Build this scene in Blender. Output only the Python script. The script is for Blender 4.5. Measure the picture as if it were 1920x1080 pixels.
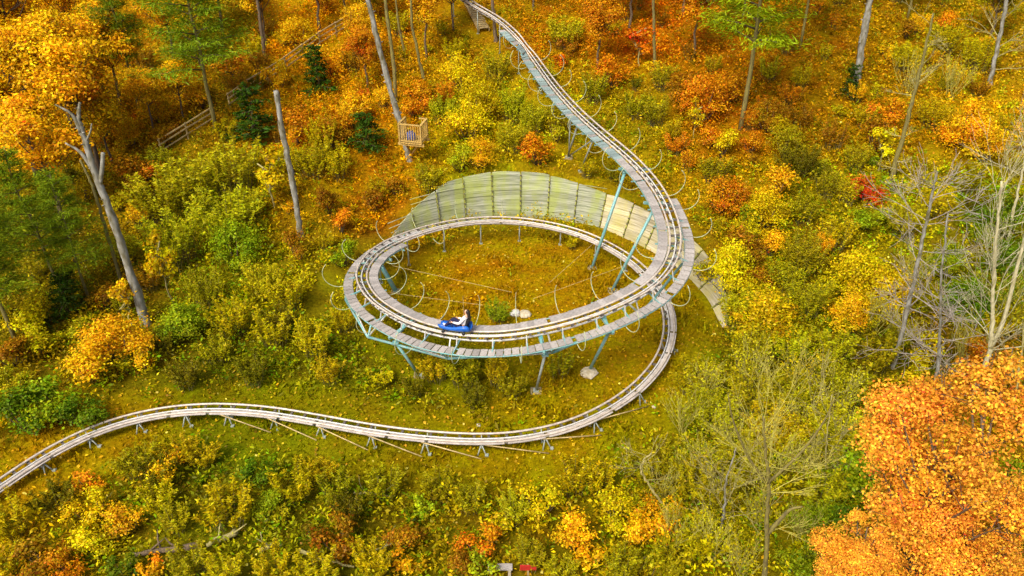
import bpy, math, random
import numpy as np
from mathutils import Vector, Matrix

for o in list(bpy.data.objects):
    bpy.data.objects.remove(o)
SC = bpy.context.scene
COL = SC.collection
RNG = np.random.default_rng(11)
random.seed(11)

# ------------------------------------------------------------------ camera, sky, sun, exposure
PITCH = math.radians(33.0)
FPX = 1560.0                       # focal length in pixels of a 1920 wide picture
CAM = np.array([0.0, 0.0, 24.0])
cam_d = bpy.data.cameras.new('camera')
cam_d.lens = FPX / 1920 * 36.0
cam_d.sensor_width = 36.0
cam_d.clip_end = 3000
cam_o = bpy.data.objects.new('camera', cam_d)
COL.objects.link(cam_o)
cam_o.location = CAM
cam_o.rotation_euler = (math.pi / 2 - PITCH, 0, 0)
SC.camera = cam_o

W = bpy.data.worlds.new('World')
SC.world = W
W.use_nodes = True
nt = W.node_tree
sky = nt.nodes.new('ShaderNodeTexSky')
sky.sky_type = 'NISHITA'
sky.sun_disc = False
SUN_EL, SUN_AZ = math.radians(50), math.radians(215)      # azimuth clockwise from +Y
sky.sun_elevation = SUN_EL
sky.sun_rotation = SUN_AZ
sky.air_density = 0.6
sky.dust_density = 6.0
sky.ozone_density = 0.2
bgn = nt.nodes['Background']
bgn.inputs[1].default_value = 0.125
nt.links.new(sky.outputs[0], bgn.inputs[0])
sun_d = bpy.data.lights.new('sun', 'SUN')
sun_d.energy = 1.9
sun_d.angle = math.radians(22)
sun_d.color = (1.0, 0.95, 0.82)
sun_o = bpy.data.objects.new('sun', sun_d)
COL.objects.link(sun_o)
sd = Vector((math.sin(SUN_AZ) * math.cos(SUN_EL), math.cos(SUN_AZ) * math.cos(SUN_EL), math.sin(SUN_EL)))
sun_o.rotation_euler = sd.to_track_quat('Z', 'Y').to_euler()
sun_o.location = (0, 0, 60)
SC.view_settings.view_transform = 'Standard'
SC.view_settings.look = 'None'
SC.view_settings.gamma = 1
SC.view_settings.use_curve_mapping = False
SC.view_settings.exposure = 0.78
SC.render.engine = 'CYCLES'

# ------------------------------------------------------------------ surveying helpers
CF = np.array([0, math.cos(PITCH), -math.sin(PITCH)])
CU = np.array([0, math.sin(PITCH), math.cos(PITCH)])
CR = np.array([1.0, 0, 0])
LC = np.array([0.1, 35.1])         # centre of the coaster loop
RW = 9.8                           # radius of the plank wall behind the loop
WPHI = np.radians([-9, 0, 20, 40, 60, 80, 95, 112, 125, 136])
WH = np.array([0.0, 0.55, 1.25, 1.6, 2.05, 2.65, 2.75, 2.45, 1.35, 0.15])


def sstep(a, b, x):
    t = np.clip((x - a) / (b - a), 0, 1)
    return t * t * (3 - 2 * t)


def wall_h(phi):
    return np.interp(phi, WPHI, WH, left=0.0, right=0.0)


def batter(phi):
    return np.interp(phi, np.radians([-9, 10, 35, 70]), [1.15, 1.0, 0.6, 0.24])


def bumps(x, y):
    return (0.10 * np.sin(x * 0.61 + 1.3 * np.sin(y * 0.23)) * np.sin(y * 0.47 + 0.8)
            + 0.05 * np.sin(x * 1.7 + y * 0.9) * np.sin(y * 1.3 - x * 0.5))


def terrain(x, y):
    x = np.asarray(x, float); y = np.asarray(y, float)
    d = y - 37.0 + 0.12 * x
    hill = 0.25 * (np.logaddexp(0, d / 2.0) * 2.0)
    hill = np.where(d > 90, 0.25 * 90 + (d - 90) * 0.03, hill)
    r = np.hypot(x - LC[0], y - LC[1])
    phi = np.arctan2(y - LC[1], x - LC[0])
    wh = wall_h(phi)
    wmask = sstep(-0.30, -0.12, phi) * (1 - sstep(2.3, 2.55, phi))
    outer = wh * wmask + hill * (1 - wmask)
    hb = outer + (hill - outer) * sstep(RW + 1.6, RW + 7, r)
    cut_w = np.clip((r - RW - 0.30 - np.interp(phi, np.radians([-9, 18]), [0.95, 0.0])) / (batter(phi) * wh * 1.1 + 0.4), 0, 1)
    cut_o = sstep(7.5, 13.5, r)
    cut = cut_w * wmask + cut_o * (1 - wmask)
    return hb * cut + bumps(x, y) * sstep(3, 12, r)


def g(x, y):
    return float(terrain(x, y))


def ray(px, py):
    return CF + (px - 960) / FPX * CR + (540 - py) / FPX * CU


def at_z(px, py, z):
    d = ray(px, py)
    return CAM + d * ((z - CAM[2]) / d[2])


def at_y(px, py, y):
    d = ray(px, py)
    return CAM + d * (y / d[1])


def ground(px, py):
    d = ray(px, py)
    t = np.arange(12, 160, 0.1)
    p = CAM[None] + d[None] * t[:, None]
    k = np.argmax(p[:, 2] < terrain(p[:, 0], p[:, 1]))
    q = p[k]
    return np.array([q[0], q[1], g(q[0], q[1])])


def ppm(p):
    return FPX / max(1.0, float(np.dot(np.asarray(p) - CAM, CF)))


# ------------------------------------------------------------------ mesh helpers
class MB:
    def __init__(self):
        self.v = []; self.f = []

    def box(self, c, ax, ay, az):
        c = np.asarray(c, float); ax = np.asarray(ax, float); ay = np.asarray(ay, float); az = np.asarray(az, float)
        n = len(self.v)
        for sx, sy, sz in ((-1, -1, -1), (1, -1, -1), (1, 1, -1), (-1, 1, -1), (-1, -1, 1), (1, -1, 1), (1, 1, 1), (-1, 1, 1)):
            self.v.append(c + ax * sx + ay * sy + az * sz)
        for q in ((0, 3, 2, 1), (4, 5, 6, 7), (0, 1, 5, 4), (1, 2, 6, 5), (2, 3, 7, 6), (3, 0, 4, 7)):
            self.f.append(tuple(n + i for i in q))
        return self

    def bar(self, a, b, w, h, up=(0, 0, 1)):
        a = np.asarray(a, float); b = np.asarray(b, float)
        t = b - a; L = np.linalg.norm(t); t /= L
        s = np.cross(t, up)
        if np.linalg.norm(s) < 1e-4: s = np.cross(t, (1, 0, 0))
        s /= np.linalg.norm(s); u = np.cross(s, t)
        return self.box((a + b) / 2, t * L / 2, s * w / 2, u * h / 2)

    def tube(self, pts, rad, n=6, caps=True):
        pts = np.asarray(pts, float); m = len(pts)
        rad = np.full(m, rad) if np.isscalar(rad) else np.asarray(rad, float)
        tan = np.gradient(pts, axis=0) if m > 2 else np.repeat((pts[1] - pts[0])[None], 2, 0)
        tan /= np.linalg.norm(tan, axis=1)[:, None] + 1e-9
        ref = np.array([0, 0, 1.0]) if abs(tan[0][2]) < 0.9 else np.array([1.0, 0, 0])
        base = len(self.v)
        for i in range(m):
            s = np.cross(tan[i], ref); s /= np.linalg.norm(s) + 1e-9
            u = np.cross(s, tan[i])
            ref = u
            for k in range(n):
                a = 2 * math.pi * k / n
                self.v.append(pts[i] + rad[i] * (math.cos(a) * s + math.sin(a) * u))
        for i in range(m - 1):
            for k in range(n):
                a = base + i * n + k; b = base + i * n + (k + 1) % n
                self.f.append((a, b, b + n, a + n))
        if caps:
            self.f.append(tuple(base + k for k in range(n))[::-1])
            self.f.append(tuple(base + (m - 1) * n + k for k in range(n)))
        return self

    def mesh(self, name, mat, smooth=False):
        me = bpy.data.meshes.new(name)
        me.from_pydata([tuple(map(float, p)) for p in self.v], [], self.f)
        if mat: me.materials.append(mat)
        if smooth:
            me.polygons.foreach_set('use_smooth', [True] * len(me.polygons))
        me.update()
        return me

    def build(self, name, mat, parent=None, smooth=False):
        return link(name, self.mesh(name, mat, smooth), parent)


def link(name, data, parent=None, M=None):
    o = bpy.data.objects.new(name, data)
    COL.objects.link(o)
    if parent is not None: o.parent = parent
    if M is not None: o.matrix_local = M
    return o


def tag(o, label=None, cat=None, group=None, kind=None):
    if label: o['label'] = label
    if cat: o['category'] = cat
    if group: o['group'] = group
    if kind: o['kind'] = kind
    return o


def thing(name, label, cat, loc=(0, 0, 0), rz=0.0, group=None):
    o = bpy.data.objects.new(name, None)
    COL.objects.link(o)
    o.empty_display_size = 0.2
    o.location = [float(c) for c in loc]; o.rotation_euler = (0, 0, rz)
    return tag(o, label, cat, group)


def quads(name, V, mat, attrs=None, vec=None):
    """V (n,4,3) -> mesh of n loose quads, with one float attribute each per face"""
    n = len(V)
    me = bpy.data.meshes.new(name)
    me.vertices.add(4 * n); me.loops.add(4 * n); me.polygons.add(n)
    me.vertices.foreach_set('co', np.ascontiguousarray(V, dtype=np.float32).ravel())
    me.loops.foreach_set('vertex_index', np.arange(4 * n, dtype=np.int32))
    me.polygons.foreach_set('loop_start', np.arange(0, 4 * n, 4, dtype=np.int32))
    me.polygons.foreach_set('loop_total', np.full(n, 4, dtype=np.int32))
    for k, a in (attrs or {}).items():
        at = me.attributes.new(k, 'FLOAT', 'FACE')
        at.data.foreach_set('value', np.asarray(a, np.float32))
    if vec is not None:
        at = me.attributes.new('leafcol', 'FLOAT_VECTOR', 'FACE')
        at.data.foreach_set('vector', np.asarray(vec, np.float32).ravel())
    me.materials.append(mat)
    me.update(calc_edges=True)
    return me


def norm(a):
    return a / (np.linalg.norm(a, axis=-1, keepdims=True) + 1e-9)


def leaf_quads(P, N, size, aspect=0.55, axis=None, rng=RNG):
    """diamond leaves at P facing N; size is the half length"""
    n = len(P)
    N = norm(N)
    A = rng.normal(size=(n, 3)) if axis is None else axis
    T = norm(np.cross(N, np.cross(A, N)) + 1e-6)
    B = np.cross(N, T)
    s = np.broadcast_to(size, (n,))[:, None]
    asp = np.broadcast_to(aspect, (n,))[:, None]
    V = np.empty((n, 4, 3))
    V[:, 0] = P + T * s; V[:, 1] = P + B * s * asp + N * s * 0.12
    V[:, 2] = P - T * s; V[:, 3] = P - B * s * asp + N * s * 0.12
    return V


# ------------------------------------------------------------------ materials
def mat(name):
    m = bpy.data.materials.new(name)
    m.use_nodes = True
    n = m.node_tree.nodes; l = m.node_tree.links
    b = n['Principled BSDF']
    return m, n, l, b


def ramp(n, stops):
    r = n.new('ShaderNodeValToRGB')
    e = r.color_ramp.elements
    while len(e) < len(stops): e.new(0.5)
    for i, (p, c) in enumerate(stops):
        e[i].position = p; e[i].color = (*c, 1)
    return r


def plain(name, col, rough=0.6, metal=0.0, var=0.25, scale=6.0, bump=0.0, col2=None, stretch=(1, 1, 1), objrand=0.0):
    m, n, l, b = mat(name)
    tc = n.new('ShaderNodeTexCoord'); mp = n.new('ShaderNodeMapping'); mp.inputs[3].default_value = stretch
    l.new(tc.outputs['Object'], mp.inputs[0])
    nz = n.new('ShaderNodeTexNoise'); nz.inputs['Scale'].default_value = scale; nz.inputs['Detail'].default_value = 6
    l.new(mp.outputs[0], nz.inputs[0])
    c2 = col2 or tuple(c * (1 - var * 1.6) for c in col)
    r = ramp(n, [(0.32, c2), (0.66, col)])
    l.new(nz.outputs[0], r.inputs[0])
    out = r.outputs[0]
    if objrand:
        oi = n.new('ShaderNodeObjectInfo'); hs = n.new('ShaderNodeHueSaturation')
        mr = n.new('ShaderNodeMapRange'); mr.inputs[3].default_value = 1 - objrand; mr.inputs[4].default_value = 1 + objrand
        l.new(oi.outputs['Random'], mr.inputs[0]); l.new(mr.outputs[0], hs.inputs['Value'])
        l.new(out, hs.inputs['Color']); out = hs.outputs[0]
    l.new(out, b.inputs['Base Color'])
    b.inputs['Roughness'].default_value = rough; b.inputs['Metallic'].default_value = metal
    if bump:
        bp = n.new('ShaderNodeBump'); bp.inputs['Strength'].default_value = bump; bp.inputs['Distance'].default_value = 0.03
        l.new(nz.outputs[0], bp.inputs['Height']); l.new(bp.outputs[0], b.inputs['Normal'])
    return m


def leafmat(name, use_obj=True, trans=0.32):
    m, n, l, b = mat(name)
    n.remove(b)
    outn = n['Material Output']
    hs = n.new('ShaderNodeHueSaturation')
    if use_obj:
        oi = n.new('ShaderNodeObjectInfo'); src = oi.outputs['Color']
    else:
        a = n.new('ShaderNodeAttribute'); a.attribute_name = 'leafcol'; src = a.outputs['Vector']
    t = n.new('ShaderNodeAttribute'); t.attribute_name = 'tint'
    h = n.new('ShaderNodeAttribute'); h.attribute_name = 'hue'
    l.new(src, hs.inputs['Color'])
    l.new(t.outputs['Fac'], hs.inputs['Value']); l.new(h.outputs['Fac'], hs.inputs['Hue'])
    d = n.new('ShaderNodeBsdfDiffuse'); tr = n.new('ShaderNodeBsdfTranslucent')
    gl = n.new('ShaderNodeBsdfGlossy'); gl.inputs['Roughness'].default_value = 0.45; gl.inputs['Color'].default_value = (1, 1, 1, 1)
    l.new(hs.outputs[0], d.inputs[0]); l.new(hs.outputs[0], tr.inputs[0])
    mx = n.new('ShaderNodeMixShader'); mx.inputs[0].default_value = trans
    l.new(d.outputs[0], mx.inputs[1]); l.new(tr.outputs[0], mx.inputs[2])
    m2 = n.new('ShaderNodeMixShader'); m2.inputs[0].default_value = 0.005
    l.new(mx.outputs[0], m2.inputs[1]); l.new(gl.outputs[0], m2.inputs[2])
    l.new(m2.outputs[0], outn.inputs['Surface'])
    return m


M_LEAF = leafmat('leaf')
M_STUFF = leafmat('ground_leaf', use_obj=False, trans=0.25)
M_NEEDLE = leafmat('needle', trans=0.15)
M_STEEL = plain('galvanised_steel', (0.66, 0.66, 0.62), 0.45, 0.15, 0.2, 9)
M_LEG = plain('dull_leg_steel', (0.34, 0.37, 0.33), 0.6, 0.1, 0.2, 7, col2=(0.22, 0.27, 0.24))
M_FOOT = plain('earthy_concrete', (0.34, 0.27, 0.13), 0.9, 0, 0.2, 5, 0.4)
M_RAIL = plain('rail_steel', (0.60, 0.54, 0.46), 0.45, 0.15, 0.2, 5, col2=(0.40, 0.33, 0.26))
M_TEAL = plain('teal_painted_steel', (0.10, 0.34, 0.35), 0.5, 0.1, 0.2, 7, col2=(0.26, 0.36, 0.34))
M_HOOP = plain('hoop_steel', (0.52, 0.52, 0.24), 0.5, 0.1, 0.2, 5, col2=(0.32, 0.42, 0.30))
M_TIE = plain('dark_steel', (0.14, 0.12, 0.10), 0.7, 0.1, 0.2, 8)
M_DECK = plain('weathered_deck', (0.38, 0.355, 0.33), 0.85, 0, 0.2, 7, 0.4, col2=(0.20, 0.18, 0.16), stretch=(1, 6, 1), objrand=0.22)
M_TIMBER = plain('yellow_timber', (0.55, 0.36, 0.09), 0.7, 0, 0.25, 5, 0.3, stretch=(1, 1, 4), objrand=0.15)
M_PALEWOOD = plain('pale_rail_wood', (0.50, 0.38, 0.16), 0.75, 0, 0.25, 4, 0.3, objrand=0.15)
M_BARKG = plain('grey_dead_bark', (0.30, 0.30, 0.27), 0.85, 0, 0.3, 2.6, 0.9, col2=(0.10, 0.085, 0.03), stretch=(2, 2, 0.8))
M_BARK = plain('brown_bark', (0.17, 0.115, 0.06), 0.9, 0, 0.3, 6, 0.6, col2=(0.06, 0.045, 0.03), stretch=(3, 3, 0.5))
M_BARKP = plain('pale_bark', (0.42, 0.37, 0.14), 0.85, 0, 0.25, 5, 0.4, col2=(0.22, 0.19, 0.05), stretch=(3, 3, 0.6))
M_BARKW = plain('whitish_bark', (0.56, 0.52, 0.34), 0.85, 0, 0.25, 4, 0.4, col2=(0.32, 0.29, 0.12), stretch=(3, 3, 0.6))
M_BARKT = plain('mossy_twig', (0.52, 0.48, 0.08), 0.9, 0, 0.25, 4, 0, col2=(0.28, 0.24, 0.04))
M_TWIGG = plain('grey_twig', (0.38, 0.34, 0.28), 0.9, 0, 0.25, 4, 0, col2=(0.28, 0.23, 0.18))
M_BARKM = plain('mossy_bark', (0.22, 0.19, 0.04), 0.9, 0, 0.3, 5, 0.5, col2=(0.10, 0.08, 0.03), stretch=(3, 3, 0.6))
M_STONE = plain('stone', (0.55, 0.50, 0.38), 0.85, 0, 0.3, 5, 0.5, col2=(0.34, 0.28, 0.16))
M_BLUE = plain('blue_plastic', (0.012, 0.12, 0.52), 0.3, 0, 0.12, 4)
M_BLACK = plain('black_plastic', (0.012, 0.012, 0.014), 0.5, 0, 0.2, 4)
M_SHIRT = plain('white_cloth', (0.78, 0.76, 0.76), 0.9, 0, 0.08, 9)
M_NAVY = plain('navy_cloth', (0.012, 0.012, 0.06), 0.85, 0, 0.25, 9)
M_SKIN = plain('skin', (0.60, 0.36, 0.25), 0.55, 0, 0.08, 9)
M_HAIR = plain('dark_hair', (0.014, 0.010, 0.008), 0.5, 0, 0.2, 12, stretch=(4, 4, 1))
M_RUSTRED = plain('red_paint', (0.45, 0.02, 0.015), 0.6, 0, 0.2, 6)
M_BLUEBAG = plain('slate_blue_cloth', (0.10, 0.13, 0.36), 0.8, 0, 0.2, 6)


def wallmat(name, c0, c1, c2, stain, amt):
    m, n, l, b = mat(name)
    tc = n.new('ShaderNodeTexCoord')
    mp = n.new('ShaderNodeMapping'); mp.inputs[3].default_value = (0.35, 0.35, 9.0)
    l.new(tc.outputs['Object'], mp.inputs[0])
    nz = n.new('ShaderNodeTexNoise'); nz.inputs['Scale'].default_value = 2.4; nz.inputs['Detail'].default_value = 8
    l.new(mp.outputs[0], nz.inputs[0])
    n2 = n.new('ShaderNodeTexNoise'); n2.inputs['Scale'].default_value = 0.8; n2.inputs['Detail'].default_value = 7
    mp2 = n.new('ShaderNodeMapping'); mp2.inputs[3].default_value = (1.6, 1.6, 0.35)
    l.new(tc.outputs['Object'], mp2.inputs[0]); l.new(mp2.outputs[0], n2.inputs[0])
    r1 = ramp(n, [(0.34, c0), (0.5, c1), (0.68, c2)])
    r2 = ramp(n, [(0.42, (0, 0, 0)), (0.62, (1, 1, 1))])
    l.new(nz.outputs[0], r1.inputs[0]); l.new(n2.outputs[0], r2.inputs[0])
    mx = n.new('ShaderNodeMix'); mx.data_type = 'RGBA'; mx.blend_type = 'MIX'
    ml = n.new('ShaderNodeMath'); ml.operation = 'MULTIPLY'; ml.inputs[1].default_value = amt
    l.new(r2.outputs[0], ml.inputs[0]); l.new(ml.outputs[0], mx.inputs[0])
    l.new(r1.outputs[0], mx.inputs[6]); mx.inputs[7].default_value = (*stain, 1)
    oi = n.new('ShaderNodeObjectInfo'); hs = n.new('ShaderNodeHueSaturation')
    mr = n.new('ShaderNodeMapRange'); mr.inputs[3].default_value = 0.78; mr.inputs[4].default_value = 1.2
    l.new(oi.outputs['Random'], mr.inputs[0]); l.new(mr.outputs[0], hs.inputs['Value'])
    l.new(mx.outputs[2], hs.inputs['Color']); l.new(hs.outputs[0], b.inputs['Base Color'])
    b.inputs['Roughness'].default_value = 0.85
    bp = n.new('ShaderNodeBump'); bp.inputs['Strength'].default_value = 0.4; bp.inputs['Distance'].default_value = 0.02
    l.new(nz.outputs[0], bp.inputs['Height']); l.new(bp.outputs[0], b.inputs['Normal'])
    return m


M_WALL = wallmat('wall_plank', (0.15, 0.17, 0.10), (0.27, 0.29, 0.19), (0.39, 0.40, 0.32), (0.28, 0.33, 0.04), 0.65)
M_WALLTAN = wallmat('tan_wall_plank', (0.26, 0.23, 0.13), (0.40, 0.36, 0.23), (0.50, 0.46, 0.34), (0.42, 0.37, 0.07), 0.6)
M_MOSSPOST = plain('mossy_post', (0.34, 0.36, 0.05), 0.9, 0, 0.3, 4, 0.3, col2=(0.14, 0.14, 0.03))

# ------------------------------------------------------------------ what grows where: litter and weed colour by place
CMAP_ROWS = {
    60: [(80, 200, 140, 20), (240, 185, 125, 15), (400, 140, 110, 15), (560, 190, 120, 8), (720, 175, 110, 8), (880, 150, 108, 8), (1040, 160, 100, 8), (1200, 180, 95, 8), (1360, 155, 90, 6), (1520, 140, 88, 4), (1680, 150, 105, 8), (1840, 150, 110, 12)],
    230: [(80, 195, 135, 15), (240, 165, 108, 12), (400, 130, 92, 10), (560, 172, 108, 8), (720, 165, 102, 6), (880, 165, 135, 10), (1040, 160, 128, 12), (1200, 135, 108, 8), (1360, 165, 92, 8), (1520, 138, 90, 4), (1680, 150, 105, 8), (1840, 175, 125, 14)],
    390: [(80, 110, 92, 12), (240, 135, 100, 12), (400, 160, 140, 14), (560, 155, 112, 8), (720, 168, 104, 6), (880, 145, 118, 10), (1040, 150, 120, 10), (1360, 160, 115, 10), (1520, 132, 110, 8), (1680, 150, 128, 12), (1840, 130, 118, 14)],
    540: [(80, 115, 95, 8), (240, 135, 100, 8), (400, 142, 124, 10), (560, 150, 128, 8), (720, 142, 118, 8), (880, 152, 104, 4), (1040, 150, 108, 6), (1360, 165, 135, 8), (1520, 132, 110, 8), (1680, 140, 110, 8), (1840, 115, 102, 14)],
    690: [(80, 125, 96, 8), (240, 140, 118, 8), (400, 100, 92, 6), (560, 116, 106, 6), (720, 114, 104, 6), (880, 106, 98, 6), (1040, 135, 106, 6), (1200, 150, 114, 8), (1360, 112, 98, 6), (1520, 108, 100, 8), (1680, 102, 86, 8), (1840, 125, 76, 8)],
    840: [(80, 152, 112, 8), (240, 145, 112, 8), (400, 100, 104, 6), (560, 118, 108, 8), (720, 126, 108, 8), (880, 136, 112, 4), (1040, 142, 114, 4), (1200, 132, 115, 8), (1360, 142, 128, 8), (1520, 150, 134, 8), (1680, 165, 122, 10), (1840, 150, 104, 10)],
    1000: [(80, 158, 118, 8), (240, 136, 118, 8), (400, 120, 108, 8), (560, 112, 104, 8), (720, 122, 102, 8), (880, 134, 106, 8), (1040, 142, 110, 8), (1200, 142, 114, 8), (1360, 142, 124, 8), (1520, 150, 128, 8), (1680, 160, 118, 10), (1840, 150, 104, 12)],
}


def lin(c):
    c = np.asarray(c, float) / 255
    return np.where(c <= 0.04045, c / 12.92, ((c + 0.055) / 1.055) ** 2.4)


CM_P, CM_C = [], []
for yy, row in CMAP_ROWS.items():
    for (xx, r_, g_, b_) in row:
        CM_P.append(ground(xx, yy)[:2]); CM_C.append(lin((r_, g_, b_)))
CM_P = np.array(CM_P); CM_C = np.array(CM_C)


def colmap(x, y):
    d2 = (x[:, None] - CM_P[None, :, 0]) ** 2 + (y[:, None] - CM_P[None, :, 1]) ** 2
    w = 1 / (d2 + 3.0) ** 2
    return (w[:, :, None] * CM_C[None]).sum(1) / w.sum(1)[:, None]


# ------------------------------------------------------------------ the coaster's line
UP_Z = lambda px, py, h: ground(px, py)[2] + h
CTRL = []
for (px, py, h) in ((770, -75, 0.9), (875, 0, 1.0), (930, 32, 1.2), (970, 67, 1.45)):
    p = ground(px, py); z = p[2] + h
    CTRL.append(at_z(px, py, z))
for (px, py, z) in ((1002, 108, 6.35), (1038, 158, 6.15), (1082, 207, 6.0), (1132, 252, 5.85), (1185, 297, 5.65), (1228, 345, 5.42),
                    (1255, 395, 5.18), (1267, 445, 4.92), (1258, 490, 4.68), (1225, 530, 4.42), (1170, 563, 4.15), (1100, 592, 3.88),
                    (1020, 614, 3.62), (940, 626, 3.40), (860, 624, 3.18), (790, 609, 2.97), (735, 584, 2.76), (693, 552, 2.55),
                    (677, 513, 2.35), (700, 475, 2.15), (745, 448, 1.97), (810, 426, 1.78), (880, 413, 1.6), (950, 411, 1.42),
                    (1020, 419, 1.25), (1090, 437, 1.1), (1150, 465, 0.97), (1200, 500, 0.85), (1238, 548, 0.75), (1255, 600, 0.7),
                    (1245, 660, 0.66), (1205, 715, 0.62), (1145, 760, 0.6), (1070, 795, 0.6), (985, 815, 0.6), (900, 821, 0.6),
                    (800, 816, 0.6), (700, 804, 0.58), (600, 786, 0.56), (500, 770, 0.55), (400, 764, 0.55), (300, 772, 0.55),
                    (200, 797, 0.55), (110, 837, 0.55), (40, 880, 0.55), (-40, 935, 0.55), (-130, 1000, 0.55)):
    CTRL.append(at_z(px, py, z))
CTRL = np.array(CTRL)


def catmull(P, n=24):
    P = np.vstack([2 * P[0] - P[1], P, 2 * P[-1] - P[-2]])
    out = []
    t = np.linspace(0, 1, n, endpoint=False)[:, None]
    for i in range(1, len(P) - 2):
        a, b, c, d = P[i - 1], P[i], P[i + 1], P[i + 2]
        out.append(0.5 * ((2 * b) + (-a + c) * t + (2 * a - 5 * b + 4 * c - d) * t ** 2 + (-a + 3 * b - 3 * c + d) * t ** 3))
    out.append(P[-2][None])
    return np.vstack(out)


raw = catmull(CTRL)
for _ in range(60):                                   # ease out the small wobbles
    raw[1:-1] = raw[1:-1] * 0.5 + (raw[:-2] + raw[2:]) * 0.25
sl = np.concatenate([[0], np.cumsum(np.linalg.norm(np.diff(raw, axis=0), axis=1))])
LEN = sl[-1]
DS = 0.15
SS = np.arange(0, LEN, DS)
PATH = np.stack([np.interp(SS, sl, raw[:, k]) for k in range(3)], 1)
TAN = norm(np.gradient(PATH, axis=0))
RGT = norm(np.stack([TAN[:, 1], -TAN[:, 0], np.zeros(len(SS))], 1))     # to the right of travel: the inside of the loop


def s_of(px, py, z):
    p = at_z(px, py, z)
    return float(SS[np.argmin(((PATH - p) ** 2).sum(1))])


S_WALK = s_of(985, 85, 6.4)
S_BEND = s_of(1132, 252, 5.85)
S_OUT0 = s_of(1240, 365, 5.3)
S_SLED = s_of(853, 624, 3.16)
S_INN1 = s_of(745, 448, 1.97)
S_OUT1 = s_of(800, 428, 1.8)
S_BACK = s_of(950, 411, 1.42)
S_LOW = s_of(1238, 548, 0.75)
ROLL = np.radians(13) * sstep(S_WALK, S_BEND + 6, SS) * (1 - 0.75 * sstep(S_INN1 - 4, S_BACK, SS)) * (1 - sstep(S_LOW + 18, S_LOW + 30, SS))
UPV = np.cross(RGT, TAN)
RB = RGT * np.cos(ROLL)[:, None] - UPV * np.sin(ROLL)[:, None]
UB = UPV * np.cos(ROLL)[:, None] + RGT * np.sin(ROLL)[:, None]


def idx(s):
    return int(np.clip(round(s / DS), 0, len(SS) - 1))


def fr(s):
    i = idx(s)
    return PATH[i], TAN[i], RB[i], UB[i]


def dist_track(x, y):
    q = PATH[::4, :2]
    return np.sqrt(((x[:, None] - q[None, :, 0]) ** 2 + (y[:, None] - q[None, :, 1]) ** 2).min(1))


I_LOW = idx(S_LOW - 6)
LOWP = PATH[I_LOW::4, :2]


def dist_low(x, y):
    return np.sqrt(((x[:, None] - LOWP[None, :, 0]) ** 2 + (y[:, None] - LOWP[None, :, 1]) ** 2).min(1))


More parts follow.
